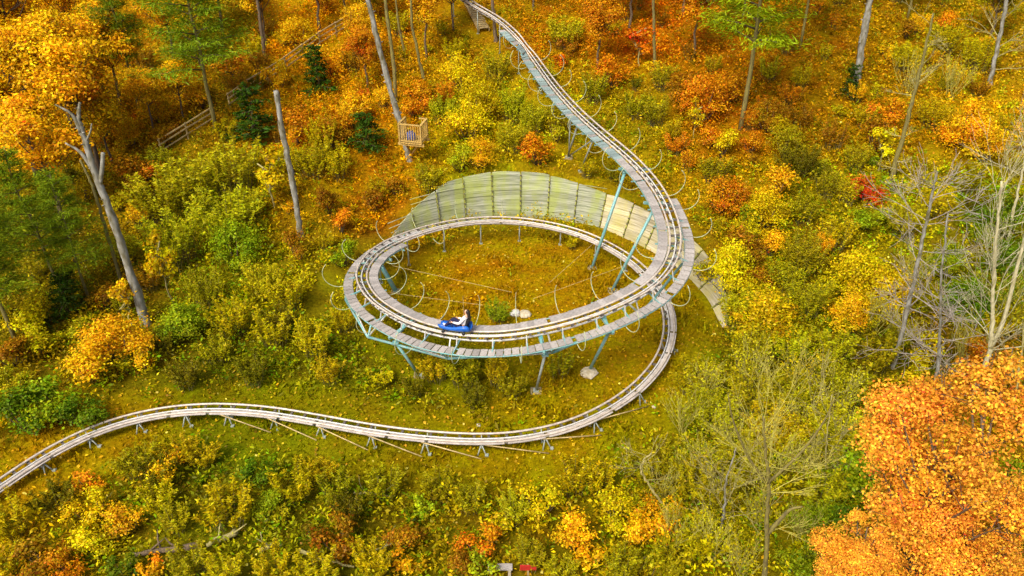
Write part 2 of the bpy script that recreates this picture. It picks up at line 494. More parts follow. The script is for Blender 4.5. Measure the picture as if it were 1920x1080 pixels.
# ------------------------------------------------------------------ ground
def build_ground():
    xs = np.concatenate([np.linspace(-420, -52, 14), np.arange(-50, 50.1, 0.4), np.linspace(52, 420, 14)])
    ys = np.concatenate([np.linspace(-120, 6, 12), np.arange(8, 92, 0.4), np.linspace(94, 600, 24)])
    X, Y = np.meshgrid(xs, ys)
    Z = terrain(X.ravel(), Y.ravel())
    V = np.stack([X.ravel(), Y.ravel(), Z], 1)
    nx, ny = len(xs), len(ys)
    i = np.arange(nx * ny).reshape(ny, nx)
    F = np.stack([i[:-1, :-1], i[:-1, 1:], i[1:, 1:], i[1:, :-1]], -1).reshape(-1, 4)
    me = bpy.data.meshes.new('ground')
    me.vertices.add(len(V)); me.loops.add(F.size); me.polygons.add(len(F))
    me.vertices.foreach_set('co', V.astype(np.float32).ravel())
    me.loops.foreach_set('vertex_index', F.astype(np.int32).ravel())
    me.polygons.foreach_set('loop_start', np.arange(0, F.size, 4, dtype=np.int32))
    me.polygons.foreach_set('loop_total', np.full(len(F), 4, dtype=np.int32))
    me.polygons.foreach_set('use_smooth', np.ones(len(F), dtype=bool))
    c = np.vstack([colmap(a[:, 0], a[:, 1]) for a in np.array_split(V, 20)])
    vg = np.concatenate([np.maximum(1 - sstep(2.0, 3.6, dist_low(a[:, 0], a[:, 1])), 1 - sstep(7.4, 8.6, np.hypot(a[:, 0] - LC[0], a[:, 1] - LC[1]))) for a in np.array_split(V, 40)])
    soil = np.array([0.075, 0.055, 0.005])                 # humus, darkened to paint deeper shade into thicket gaps; leaf litter uphill
    up = sstep(41, 47, V[:, 1])
    wgt = np.clip(np.maximum(vg, 0.45 + 0.35 * up), 0, 1)[:, None]
    c = (c * wgt + soil * (1 - wgt)) * np.array([0.97, 1.1, 0.6])
    at = me.attributes.new('litter', 'FLOAT_VECTOR', 'POINT')
    at.data.foreach_set('vector', c.astype(np.float32).ravel())
    me.update(calc_edges=True)
    m, n, l, b = mat('leaf_litter')
    a = n.new('ShaderNodeAttribute'); a.attribute_name = 'litter'
    tc = n.new('ShaderNodeTexCoord')
    n1 = n.new('ShaderNodeTexNoise'); n1.inputs['Scale'].default_value = 5.0; n1.inputs['Detail'].default_value = 10; n1.inputs['Roughness'].default_value = 0.75
    n2 = n.new('ShaderNodeTexNoise'); n2.inputs['Scale'].default_value = 0.6; n2.inputs['Detail'].default_value = 6
    l.new(tc.outputs['Object'], n1.inputs[0]); l.new(tc.outputs['Object'], n2.inputs[0])
    hs = n.new('ShaderNodeHueSaturation')
    mr = n.new('ShaderNodeMapRange'); mr.inputs[1].default_value = 0.3; mr.inputs[2].default_value = 0.7; mr.inputs[3].default_value = 0.35; mr.inputs[4].default_value = 1.35
    mh = n.new('ShaderNodeMapRange'); mh.inputs[1].default_value = 0.3; mh.inputs[2].default_value = 0.7; mh.inputs[3].default_value = 0.475; mh.inputs[4].default_value = 0.535
    l.new(n1.outputs[0], mr.inputs[0]); l.new(n2.outputs[0], mh.inputs[0])
    l.new(a.outputs['Vector'], hs.inputs['Color']); l.new(mr.outputs[0], hs.inputs['Value']); l.new(mh.outputs[0], hs.inputs['Hue'])
    l.new(hs.outputs[0], b.inputs['Base Color'])
    b.inputs['Roughness'].default_value = 0.95; b.inputs['Specular IOR Level'].default_value = 0.02
    bp = n.new('ShaderNodeBump'); bp.inputs['Strength'].default_value = 0.9; bp.inputs['Distance'].default_value = 0.08
    l.new(n1.outputs[0], bp.inputs['Height']); l.new(bp.outputs[0], b.inputs['Normal'])
    me.materials.append(m)
    return tag(link('ground', me), kind='structure')


build_ground()


# ------------------------------------------------------------------ the coaster
def offs(i0, i1, lat, up, banked=True):
    R = RB[i0:i1] if banked else RGT[i0:i1]
    U = UB[i0:i1] if banked else np.tile([0, 0, 1.0], (i1 - i0, 1))
    return PATH[i0:i1] + R * lat + U * up


def basis(T, R, U, P):
    return Matrix(((T[0], R[0], U[0], P[0]), (T[1], R[1], U[1], P[1]), (T[2], R[2], U[2], P[2]), (0, 0, 0, 1)))


def build_coaster():
    root = thing('coaster_track', 'long pale steel coaster track spiralling down through the autumn wood', 'coaster track')
    n = len(SS)
    for lat in (-0.25, 0.25):
        MB().tube(offs(0, n, lat, 0)[::2], 0.048, 6).build('rail', M_RAIL, root, True)
    MB().tube(offs(0, n, 0, -0.06)[::2], 0.035, 6).build('drive_rail', M_STEEL, root, True)
    sp = offs(0, n, 0, -0.30)[::3]
    MB().tube(sp, 0.05, 6).build('spine_beam', M_STEEL, root, True)
    # cross ties
    tme = MB().box((0, 0, -0.10), (0.05, 0, 0), (0, 0.31, 0), (0, 0, 0.03)).box((0, 0, -0.2), (0.03, 0, 0), (0, 0.04, 0), (0, 0, 0.1)).mesh('crosstie', M_TIE)
    for s in np.arange(0.5, LEN - 0.4, 0.62):
        P, T, R, U = fr(s)
        link('crosstie', tme, root, basis(T, -R, U, P))
    # walkways: deck planks laid across, on two stringers each
    pl = MB().box((0, 0, 0), (0.145, 0, 0), (0, 0.22, 0), (0, 0, 0.02)).mesh('plank', M_DECK)
    plt = MB().box((0, 0, 0), (0.145, 0, 0), (0, 0.25, 0), (0, 0, 0.02)).mesh('plank', M_TEALDECK)

    def walk(name, s0, s1, lat, drop, lab, tealfn):
        i0, i1 = idx(s0), idx(s1)
        w = MB()
        for e in (-0.20, 0.20):
            w.tube(offs(i0, i1, lat + e, drop - 0.055, False)[::3], 0.035, 6)
        o = w.build(name, M_TEAL, root, True)
        o['label'] = lab
        k = 0
        for s in np.arange(s0, s1, 0.31):
            P, T, R, U = fr(s); i = idx(s)
            c = P + RGT[i] * lat + np.array([0, 0, drop + 0.012 * math.sin(k * 1.7)])
            Th = norm(T); Rl = RGT[i]; Ul = np.cross(Rl, Th)
            link('plank', plt if tealfn(s, k) else pl, o, basis(Th, -Rl, Ul, c))
            k += 1

    walk('inner_walkway', S_WALK, S_INN1, 0.56, -0.12, 'plank walkway along the inside of the spiral',
         lambda s, k: s < S_BEND + 3 and (k * 7) % 5 != 0)
    walk('outer_walkway', S_OUT0, S_OUT1, -0.70, -0.46, 'lower plank walkway along the outside of the spiral', lambda s, k: False)
    # running board beside the lower track
    for s0, s1, sd_ in ((S_LOW - 1.5, LEN - 0.5, -1), (S_INN1 + 0.2, S_LOW - 0.2, 1)):
        for s in np.arange(s0, s1 - 1.6, 1.6):
            i0, i1 = idx(s), idx(s + 1.59) + 1
            m = MB(); a = offs(i0, i1, sd_ * 0.07, -0.05)[::2]; b = offs(i0, i1, sd_ * 0.36, -0.05)[::2]
            u = UB[i0:i1:2] * 0.03
            for k in range(len(a)):
                m.v += [a[k], b[k], b[k] - u[k], a[k] - u[k]]
            for k in range(len(a) - 1):
                for q in range(4):
                    x, y = k * 4 + q, k * 4 + (q + 1) % 4
                    m.f.append((x, x + 4, y + 4, y))
            m.f.append((0, 1, 2, 3)); e = (len(a) - 1) * 4; m.f.append((e + 3, e + 2, e + 1, e))
            m.build('running_board', M_BOARD, root)
    # guard hoops on both sides of the spiral
    for s0, s1, lat0, side, z0, step in ((S_WALK + 1.5, S_BEND + 6, 0.94, 1, -0.12, 2.2), (S_BEND + 12, S_OUT1 + 1.5, 0.94, 1, -0.12, 2.15),
                                   (S_WALK + 3, S_OUT0, -0.40, -1, -0.1, 2.4), (S_OUT0 + 0.6, S_OUT1 + 5, -0.98, -1, -0.46, 2.2)):
        for s in np.arange(s0, s1, step):
            i = idx(s); P = PATH[i]
            rr = 0.72 * random.uniform(0.9, 1.1)
            a = np.radians(np.linspace(-118, 42 + random.uniform(-8, 10), 15))
            pts = [P + RGT[i] * (lat0 + side * rr * (math.cos(t) + 0.2)) + np.array([0, 0, z0 + 0.52 + rr * math.sin(t)]) for t in a]
            MB().tube(pts, 0.017, 5).build('guard_hoop', M_HOOP, root, True)
    # posts: helper makes a leg with plate and footing as sub-parts

    def leg(a, b, r=0.075, m=M_TEAL, foot=True):
        a = np.asarray(a, float); b = np.asarray(b, float)
        o = MB().tube([a, b], r, 8).build('support_leg', m, root, True)
        if foot:
            MB().box(b + np.array([0, 0, 0.03]), (0.13, 0, 0), (0, 0.13, 0), (0, 0, 0.03)).build('base_plate', M_LEG, o)
            MB().box(b + np.array([0, 0, -0.1]), (0.24, 0, 0), (0, 0.24, 0), (0, 0, 0.11)).build('footing', M_FOOT, o)
        MB().box(a, (0.14, 0, 0), (0, 0.14, 0), (0, 0, 0.035)).build('head_plate', M_TEAL, o)
        return o

    def gp(px, py):
        return ground(px, py)
    for (tx, ty, tz, fx, fy, r) in ((1172, 322, 5.15, 1110, 503, 0.085), (1226, 392, 4.6, 1148, 545, 0.085), (742, 642, 2.0, 786, 705, 0.07),
                                    (1022, 664, 2.55, 1005, 733, 0.06), (1142, 622, 3.1, 1104, 697, 0.07), (708, 486, 1.75, 742, 546, 0.12),
                                    (1085, 228, 5.55, 1064, 295, 0.06), (1118, 258, 5.4, 1066, 294, 0.04), (1112, 262, 5.4, 1088, 322, 0.05),
                                    (1205, 592, 3.2, 1150, 548, 0.05)):
        leg(at_z(tx, ty, tz), gp(fx, fy), r, M_TEAL if r > 0.065 else M_LEG)
    # cross heads carrying the track on the two tall legs and on the front legs
    for (tx, ty, tz) in ((1172, 322, 5.15), (1226, 392, 4.6), (742, 642, 2.0), (1022, 664, 2.55), (1142, 622, 3.1), (708, 486, 1.75)):
        p = at_z(tx, ty, tz)
        i = int(np.argmin(((PATH - p) ** 2).sum(1)))
        MB().bar(p, PATH[i] - UB[i] * 0.3, 0.09, 0.11).build('bracket', M_TEAL, root)
        MB().bar(PATH[i] - RGT[i] * 0.98 - np.array([0, 0, 0.6]), PATH[i] + RGT[i] * 0.95 - np.array([0, 0, 0.26]), 0.1, 0.12).build('cross_beam', M_TEAL, root)
    # straight chords under the outer edge
    ch = [at_z(*q) for q in ((648, 562, 1.65), (690, 632, 1.75), (840, 672, 2.1), (1036, 661, 2.5), (1200, 592, 3.2), (1291, 480, 3.9))]
    for k in range(len(ch) - 1):
        MB().tube([ch[k], ch[k + 1]], 0.062, 8).build('truss_beam', M_TEAL, root, True)
    for k, p in enumerate(ch):
        i = int(np.argmin(((PATH - p) ** 2).sum(1)))
        e = PATH[i] - RGT[i] * 0.9 - np.array([0, 0, 0.54])
        MB().bar(p, e, 0.07, 0.07).build('strut', M_TEAL, root)
        MB().bar(p, PATH[i] - UB[i] * 0.3, 0.05, 0.05).build('strut', M_STEEL, root)
        j = min(len(SS) - 1, i + 9)
        MB().bar(p, PATH[j] - RGT[j] * 0.9 - np.array([0, 0, 0.54]), 0.04, 0.04).build('strut', M_STEEL, root)
    # brackets joining outer walkway to the rails
    for s in np.arange(S_OUT0 + 0.4, S_OUT1, 1.45):
        i = idx(s)
        MB().bar(PATH[i] - RGT[i] * 0.92 - np.array([0, 0, 0.54]), PATH[i] - UB[i] * 0.3, 0.05, 0.06).build('bracket', M_TEAL, root)
        MB().bar(PATH[i] - RGT[i] * 0.30 - np.array([0, 0, 0.02]), PATH[i] - RGT[i] * 0.42 - np.array([0, 0, 0.54]), 0.04, 0.04).build('bracket', M_STEEL, root)
    for s in np.arange(S_WALK + 0.4, S_INN1, 1.45):
        i = idx(s)
        MB().bar(PATH[i] + RGT[i] * 0.92 - np.array([0, 0, 0.22]), PATH[i] - UB[i] * 0.3, 0.05, 0.06).build('bracket', M_TEAL, root)
    # short posts beneath the back of the loop and the upper straight
    for s in np.concatenate([np.arange(3.0, S_BEND - 4, 3.2), np.arange(S_INN1 - 1.5, S_LOW + 3, 2.3)]):
        i = idx(s); a = PATH[i] - UB[i] * 0.3
        b = np.array([a[0], a[1], g(a[0], a[1])])
        if a[2] - b[2] < 0.1: continue
        o = MB().tube([a, b - np.array([0, 0, 0.1])], 0.04, 6).build('support_leg', M_LEG, root, True)
        MB().box(b + np.array([0, 0, 0.02]), (0.09, 0, 0), (0, 0.09, 0), (0, 0, 0.02)).build('base_plate', M_LEG, o)
    # trestles of the lower track: two splayed legs and a long brace each
    prev = None
    for (px, py) in ((1250, 640), (1190, 730), (1110, 779), (1017, 809), (905, 821), (800, 816), (700, 804), (605, 787), (517, 772), (430, 765), (345, 767), (255, 781), (160, 813), (70, 860)):
        p = at_z(px, py, 0.6); i = int(np.argmin(((PATH - p) ** 2).sum(1)))
        out = -RGT[i]                                   # downhill side
        if px < 500: out = -RGT[i]
        a0 = PATH[i] + out * 0.25 - np.array([0, 0, 0.1])
        for lat, sp_ in ((0.25, 0.16), (0.25, -0.22), (-0.25, 0.0)):
            a = PATH[i] + out * lat - np.array([0, 0, 0.1])
            b = PATH[i] + out * (lat + 0.22) + TAN[i] * sp_
            b[2] = g(b[0], b[1]) - 0.05
            o = MB().tube([a, b], 0.028, 6).build('support_leg', M_LEG, root, True)
            if sp_ <= 0:
                MB().box((b[0], b[1], g(b[0], b[1]) + 0.03), (0.07, 0, 0), (0, 0.07, 0), (0, 0, 0.03)).build('base_plate', M_LEG, o)
        if 480 < px < 1240:
            j = idx(SS[i] + 2.35)
            b = PATH[i] - RGT[i] * 0.75
            q = PATH[j] - RGT[j] * 0.3
            b = np.array([b[0], b[1], g(b[0], b[1]) + 0.06])
            MB().tube([b, q - np.array([0, 0, 0.12])] if px > 950 else [PATH[idx(SS[i])] - RGT[i] * 0.72 + np.array([0, 0, g(*b[:2]) + 0.07 - PATH[i][2]]), PATH[j] - RGT[j] * 0.32 - np.array([0, 0, 0.1])], 0.026, 6).build('brace', M_PALEWOOD, root, True)
    # guy wires across the inside of the loop
    for (a, b) in (((735, 498, 1.5), (960, 548, 0.3)), ((700, 545, 1.4), (905, 572, 0.3)), ((1000, 560, 0.3), (1180, 495, 0.6)), ((870, 600, 2.9), (868, 555, 0.2)), ((1030, 530, 0.1), (1120, 450, 0.8))):
        MB().tube([at_z(*a), at_z(*b)], 0.009, 4).build('guy_wire', M_PALEWOOD, root)
    return root


M_BOARD = plain('pale_board', (0.50, 0.46, 0.42), 0.8, 0, 0.2, 3, 0.3, col2=(0.30, 0.27, 0.24), objrand=0.08)
M_TEALDECK = plain('teal_grating', (0.27, 0.34, 0.32), 0.7, 0.1, 0.2, 7, 0.3, col2=(0.16, 0.23, 0.22), stretch=(1, 6, 1), objrand=0.2)
build_coaster()


# ------------------------------------------------------------------ plank wall
def build_wall():
    root = thing('plank_wall', 'curved retaining wall of mossy weathered planks behind the coaster loop', 'retaining wall', (LC[0], LC[1], 0))

    def pt(phi, z, dr=0.0):
        r = RW + float(batter(phi)) * z + dr + float(np.interp(phi, np.radians([-9, 18]), [0.75, 0.0]))
        return np.array([r * math.cos(phi), r * math.sin(phi), z])
    edges = np.radians(np.linspace(136, -9, 16))
    for k in range(15):
        a, b = edges[k] - 0.004, edges[k + 1] + 0.004
        for row in range(10):
            z0, z1 = row * 0.30 - 0.15, row * 0.30 + 0.135
            ha, hb = float(wall_h(a)) + random.uniform(-.03, .03), float(wall_h(b)) + random.uniform(-.03, .03)
            za, zb = min(z1, ha), min(z1, hb)
            if za - z0 < 0.04 and zb - z0 < 0.04: continue
            za = max(za, z0 + 0.012); zb = max(zb, z0 + 0.012)
            d = random.uniform(-0.035, 0.035)
            m = MB(); ns = 6; wob = random.uniform(-.03, .03)
            for j in range(ns + 1):
                t = j / ns; p = a + (b - a) * t; zt = max(z0 + 0.004, min(z1, float(wall_h(p)) + wob))
                for (z, dr) in ((z0, d), (zt, d), (zt, d + 0.06), (z0, d + 0.06)):
                    m.v.append(pt(p, z, dr))
            for j in range(ns):
                for q in range(4):
                    u = j * 4 + q; w = j * 4 + (q + 1) % 4
                    m.f.append((u, w, w + 4, u + 4))
            m.f.append((0, 3, 2, 1)); e = ns * 4; m.f.append((e, e + 1, e + 2, e + 3))
            m.build('plank', M_WALLTAN if math.degrees(a) < 62 else M_WALL, root)
        if k:
            h = float(wall_h(edges[k]))
            p0, p1 = pt(edges[k], -0.2, -0.05), pt(edges[k], h * 0.97, -0.05)
            po = MB().bar(p0, p1, 0.06, 0.05, up=(math.cos(edges[k]), math.sin(edges[k]), 0)).build('post', M_MOSSPOST, root)
            bm = MB()
            for z in np.arange(0.15, h - 0.1, 0.3):
                bm.box(pt(edges[k], z, -0.11), (0.03, 0, 0), (0, 0.03, 0), (0, 0, 0.03))
            if bm.v: bm.build('bolts', M_TIE, po)


build_wall()


# ------------------------------------------------------------------ sled and rider
def skin(name, joints, edges_, mat_, parent, root=0, sub=2, M=None):
    me = bpy.data.meshes.new(name)
    me.from_pydata([j[:3] for j in joints], edges_, [])
    me.materials.append(mat_)
    o = link(name, me, parent)
    md = o.modifiers.new('skin', 'SKIN')
    md.use_smooth_shade = True
    for i, j in enumerate(joints):
        sv = me.skin_vertices[0].data[i]
        r = j[3]
        sv.radius = (r, r) if np.isscalar(r) else r
        sv.use_root = (i == root)
    o.modifiers.new('sub', 'SUBSURF').levels = sub
    o.modifiers['sub'].render_levels = sub
    return o


def build_sled():
    i = idx(S_SLED)
    P, T, R, U = PATH[i], TAN[i], RB[i], UB[i]
    Mx = basis(T, -R, U, P + U * 0.05)
    sled = thing('coaster_sled', 'bright blue plastic sled riding the rails of the loop', 'sled')
    sled.matrix_world = Mx
    # hull: loft of U-shaped sections
    secs = [(-0.68, 0.20, 0.10, 0.34), (-0.60, 0.29, 0.05, 0.42), (-0.40, 0.32, 0.03, 0.40), (-0.10, 0.32, 0.03, 0.31), (0.20, 0.31, 0.03, 0.28),
            (0.50, 0.29, 0.04, 0.31), (0.70, 0.24, 0.08, 0.33), (0.80, 0.15, 0.15, 0.31)]
    m = MB(); K = 13
    for (x, w, zb, zr) in secs:
        prof = []
        for k in range(7):                               # outside, left rim to keel to right rim
            a = math.pi * k / 6
            prof.append((x, w * math.cos(a) * (1.0 if 0 < k < 6 else 1.06), zr - (zr - zb) * math.sin(a) ** 0.6))
        for k in range(6):                               # inside, back again
            a = math.pi * (5.5 - k) / 6
            prof.append((x * 0.95, (w - 0.05) * math.cos(a), zr + 0.01 - (zr - zb - 0.07) * max(0, math.sin(a)) ** 0.6))
        m.v += [np.array(q) for q in prof]
    for s in range(len(secs) - 1):
        for k in range(K):
            a = s * K + k; b = s * K + (k + 1) % K
            m.f.append((a, b, b + K, a + K))
    m.f.append(tuple(range(K))[::-1]); m.f.append(tuple((len(secs) - 1) * K + k for k in range(K)))
    m.build('hull', M_BLUE, sled, True)
    MB().box((-0.30, 0, 0.17), (0.22, 0, 0.0), (0, 0.22, 0), (0, 0, 0.035)).build('seat', M_BLACK, sled)
    bk = MB()
    ux = norm(np.array([-0.35, 0, 1.0]))
    bk.box(np.array([-0.53, 0, 0.42]), norm(np.array([1, 0, 0.35])) * 0.03, (0, 0.2, 0), ux * 0.27)
    bk.build('backrest', M_BLACK, sled)
    for sy in (-1, 1):
        lv = MB().tube([(0.02, sy * 0.27, 0.22), (0.10, sy * 0.28, 0.46)], 0.016, 6).build('brake_lever', M_BLACK, sled, True)
        MB().tube([(0.095, sy * 0.28, 0.44), (0.135, sy * 0.28, 0.55)], 0.022, 6).build('grip', M_BLACK, lv, True)
        for x in (-0.45, 0.5):
            MB().tube([(x, sy * 0.22, 0.04), (x, sy * 0.30, 0.04)], 0.07, 10).build('wheel', M_BLACK, sled, True)
    # rider, leaning back, facing along the track
    per = thing('person', 'rider in white top and navy trousers leaning back in the blue sled', 'person')
    per.matrix_world = Mx
    J = [(-0.30, 0, 0.27, 0.13), (-0.36, 0, 0.42, 0.125), (-0.43, 0, 0.58, 0.14), (-0.49, 0, 0.72, 0.10), (-0.51, 0, 0.80, 0.055), (-0.51, 0, 0.87, 0.075),
         (-0.50, 0, 0.95, 0.088), (-0.505, 0, 1.03, 0.07)]
    E = [(0, 1), (1, 2), (2, 3), (3, 4), (4, 5), (5, 6), (6, 7)]
    for sy in (-1, 1):
        b = len(J)
        J += [(-0.29, sy * 0.09, 0.24, 0.095), (0.16, sy * 0.13, 0.49, 0.07), (0.20, sy * 0.13, 0.47, 0.062), (0.50, sy * 0.12, 0.20, 0.042), (0.56, sy * 0.12, 0.16, 0.042), (0.66, sy * 0.13, 0.21, 0.035)]
        E += [(0, b)] + [(b + k, b + k + 1) for k in range(5)]
        b = len(J)
        J += [(-0.46, sy * 0.17, 0.69, 0.062), (-0.28, sy * 0.27, 0.48, 0.045), (-0.25, sy * 0.275, 0.47, 0.043), (0.03, sy * 0.275, 0.50, 0.030), (0.08, sy * 0.278, 0.51, 0.032)]
        E += [(3, b)] + [(b + k, b + k + 1) for k in range(4)]
        h = b + 4
        for f, (dy, L) in enumerate(((-0.030, 0.05), (-0.010, 0.058), (0.010, 0.055), (0.028, 0.045))):
            c = len(J)
            J += [(0.12, sy * 0.278 + dy * 0.4, 0.525 - f * 0.012, 0.009), (0.12 + L * 0.6, sy * 0.278 + sy * 0.026, 0.520 - f * 0.014, 0.008), (0.12 + L * 0.3, sy * 0.278 - sy * 0.026, 0.515 - f * 0.014, 0.007)]
            E += [(h, c), (c, c + 1), (c + 1, c + 2)]
        c = len(J)
        J += [(0.10, sy * 0.250, 0.53, 0.010), (0.135, sy * 0.252, 0.555, 0.008)]
        E += [(h, c), (c, c + 1)]
    body = skin('body', J, E, M_SKIN, per, 0, 2)
    # clothing over it
    Js = [(-0.30, 0, 0.27, 0.145), (-0.36, 0, 0.42, 0.145), (-0.43, 0, 0.58, 0.16), (-0.485, 0, 0.72, 0.115), (-0.505, 0, 0.775, 0.07)]
    Es = [(0, 1), (1, 2), (2, 3), (3, 4)]
    for sy in (-1, 1):
        b = len(Js)
        Js += [(-0.46, sy * 0.17, 0.69, 0.08), (-0.28, sy * 0.27, 0.48, 0.062), (-0.24, sy * 0.275, 0.47, 0.06), (0.02, sy * 0.275, 0.50, 0.045)]
        Es += [(3, b), (b, b + 1), (b + 1, b + 2), (b + 2, b + 3)]
    skin('shirt', Js, Es, M_SHIRT, per, 0, 2)
    Jt = [(-0.31, 0, 0.25, 0.15)]; Et = []
    for sy in (-1, 1):
        b = len(Jt)
        Jt += [(-0.24, sy * 0.09, 0.25, 0.12), (0.16, sy * 0.13, 0.50, 0.088), (0.21, sy * 0.13, 0.47, 0.08), (0.48, sy * 0.12, 0.22, 0.06)]
        Et += [(0, b), (b, b + 1), (b + 1, b + 2), (b + 2, b + 3)]
    skin('trousers', Jt, Et, M_NAVY, per, 0, 2)
    for sy in (-1, 1):
        skin('shoe', [(0.50, sy * 0.12, 0.15, 0.055), (0.60, sy * 0.125, 0.19, 0.05), (0.70, sy * 0.13, 0.24, 0.036)], [(0, 1), (1, 2)], M_SHIRT, per, 0, 2)
    # head: face to the front, hair behind and long
    hr = skin('hair', [(-0.53, 0, 1.02, 0.085), (-0.56, 0, 0.95, 0.10), (-0.60, 0, 0.84, 0.085), (-0.64, 0, 0.70, 0.06), (-0.66, 0, 0.60, 0.03)], [(0, 1), (1, 2), (2, 3), (3, 4)], M_HAIR, per, 0, 2)
    nm = MB()
    nm.v += [np.array(q) for q in ((-0.425, 0, 0.955), (-0.415, 0.018, 0.915), (-0.415, -0.018, 0.915), (-0.385, 0, 0.915))]
    nm.f += [(0, 1, 3), (0, 3, 2), (1, 2, 3), (0, 2, 1)]
    nm.build('nose', M_SKIN, per)
    for sy in (-1, 1):
        MB().tube([(-0.425, sy * 0.034 - 0.012, 0.955), (-0.425, sy * 0.034 + 0.012, 0.955)], 0.011, 6).build('eye', M_BLACK, per)
        MB().box((-0.50, sy * 0.09, 0.945), (0.02, 0, 0), (0, 0.012, 0), (0, 0, 0.03)).build('ear', M_SKIN, per)
    MB().box((-0.425, 0, 0.875), (0.008, 0, 0), (0, 0.024, 0), (0, 0, 0.007)).build('mouth', M_RUSTRED, per)


build_sled()


# ------------------------------------------------------------------ trees: prototypes
def branch_set(m, base, d, L, r, depth, rng, spread=0.55, up=0.15, kids=(2, 4), n=5, minr=0.006, tips=None, taper=0.55):
    pts = [np.array(base, float)]; dd = norm(np.array(d, float)); seg = 5
    for k in range(seg):
        dd = norm(dd + rng.normal(size=3) * 0.10 + np.array([0, 0, up * 0.12]))
        pts.append(pts[-1] + dd * L / seg)
    rad = np.linspace(r, max(minr, r * taper), seg + 1)
    m.tube(pts, rad, n if r > 0.03 else 4 if r > 0.012 else 3, caps=r > 0.03)
    if depth <= 0:
        if tips is not None: tips.append(pts[-1])
        return
    for k in range(rng.integers(kids[0], kids[1] + 1)):
        t = rng.uniform(0.3, 1.0) * seg; i = min(seg - 1, int(t))
        p = pts[i] + (pts[i + 1] - pts[i]) * (t - i)
        nd = norm(dd + rng.normal(size=3) * spread + np.array([0, 0, up]))
        branch_set(m, p, nd, L * rng.uniform(0.5, 0.75), max(minr, rad[i] * 0.6), depth - 1, rng, spread, up, kids, n, minr, tips, taper)
    branch_set(m, pts[-1], dd, L * 0.6, max(minr, rad[-1]), depth - 1, rng, spread, up, kids, n, minr, tips, taper)


def lobes_crown(rng, R, H, z0, nl, nleaf, ls, flat=0.75, gap=0.45, spread=0.48):
    """leaf clumps round a set of lobes: uneven outline, gaps between"""
    C = []
    while len(C) < nl:
        p = rng.uniform(-1, 1, 3)
        if np.linalg.norm(p) > 1 or np.linalg.norm(p) < 0.25: continue
        C.append(p)
    C = np.array(C) * np.array([R * 0.72, R * 0.72, H * 0.42]) + np.array([0, 0, z0 + H * 0.5])
    lr = rng.uniform(0.16, 0.44, nl) * R * (0.72 if spread < 0.25 else 1.0)
    w = lr ** 2; k = rng.choice(nl, nleaf, p=w / w.sum())
    d = norm(rng.normal(size=(nleaf, 3)))
    rad = lr[k] * np.clip(rng.normal(0.82, spread, nleaf), 0.1, 1.75)
    # clumping: pull leaves towards twig ends on each lobe
    tw = norm(rng.normal(size=(nl, 13, 3)) + np.array([0, 0, 0.35]))
    q = tw[k, rng.integers(0, 13, nleaf)]
    d = norm(d * gap + q * (1.25 - gap))
    P = C[k] + d * rad[:, None] * np.array([1, 1, flat])
    P[:, 2] = np.maximum(P[:, 2], 0.05)
    N = d * 0.7 + np.array([0, 0, 0.55]) + rng.normal(size=(nleaf, 3)) * 0.55
    V = leaf_quads(P, N, rng.uniform(0.65, 1.25, nleaf) * ls, 0.6, rng=rng)
    lt = rng.uniform(0.8, 1.15, nl)[k]; lh = rng.normal(0, 0.003 if spread < 0.25 else 0.009, nl)[k]
    tn = lt * rng.uniform(0.55, 1.45, nleaf); hu = 0.5 + lh + rng.normal(0, 0.016, nleaf)
    dull = rng.uniform(size=nleaf) < 0.14                   # browned leaves among the bright ones
    tn[dull] *= 0.55; hu[dull] -= 0.02
    return V, tn, hu, C, lr


PROTO = {}


def proto_bush(key, R, H, nl, nleaf, ls, seed):
    rng = np.random.default_rng(seed)
    V, t, h, C, lr = lobes_crown(rng, R, H, 0.04 * H, nl, nleaf, ls)
    fol = quads('foliage', V, M_LEAF, {'tint': t, 'hue': h})
    m = MB()
    for c in C:
        b = np.array([c[0] * 0.12, c[1] * 0.12, -0.05]); mid = (b + c) / 2 + np.array([c[0], c[1], 0]) * 0.12
        m.tube([b, mid, c], [0.022 * R + 0.008, 0.014 * R + 0.006, 0.006], 4)
    PROTO.setdefault(key, []).append((('foliage', fol), ('stem', m.mesh('stem', M_BARK, True))))


def proto_weed(key, R, H, nst, per, ls, seed):
    rng = np.random.default_rng(seed)
    m = MB(); P = []; N = []; A = []
    for k in range(nst):
        a = rng.uniform(0, 2 * math.pi); r0 = R * 0.45 * math.sqrt(rng.uniform()); r1 = r0 + R * rng.uniform(0.1, 0.6)
        hh = H * rng.uniform(0.55, 1.05)
        b = np.array([r0 * math.cos(a), r0 * math.sin(a), -0.03]); e = np.array([r1 * math.cos(a), r1 * math.sin(a), hh])
        mid = (b + e) / 2 + np.array([0, 0, 0.12 * hh])
        m.tube([b, mid, e], [0.012, 0.009, 0.004], 3, caps=False)
        t = rng.uniform(0.2, 1.0, per) ** 0.7
        c = (1 - t)[:, None] ** 2 * b + (2 * t * (1 - t))[:, None] * mid + (t ** 2)[:, None] * e
        o = rng.normal(size=(per, 3)); o[:, 2] = np.abs(o[:, 2]) * 0.6
        o = norm(o)
        P.append(c + o * ls * 0.9); A.append(o); N.append(np.cross(o, rng.normal(size=(per, 3))) + np.array([0, 0, 0.6]))
    P = np.vstack(P); A = np.vstack(A); N = np.vstack(N); n = len(P)
    V = leaf_quads(P, N, rng.uniform(0.7, 1.3, n) * ls, 0.33, A, rng)
    fol = quads('foliage', V, M_LEAF, {'tint': rng.uniform(0.55, 1.4, n), 'hue': 0.5 + rng.normal(0, 0.014, n)})
    PROTO.setdefault(key, []).append((('foliage', fol), ('stem', m.mesh('stem', M_BARKM, True))))


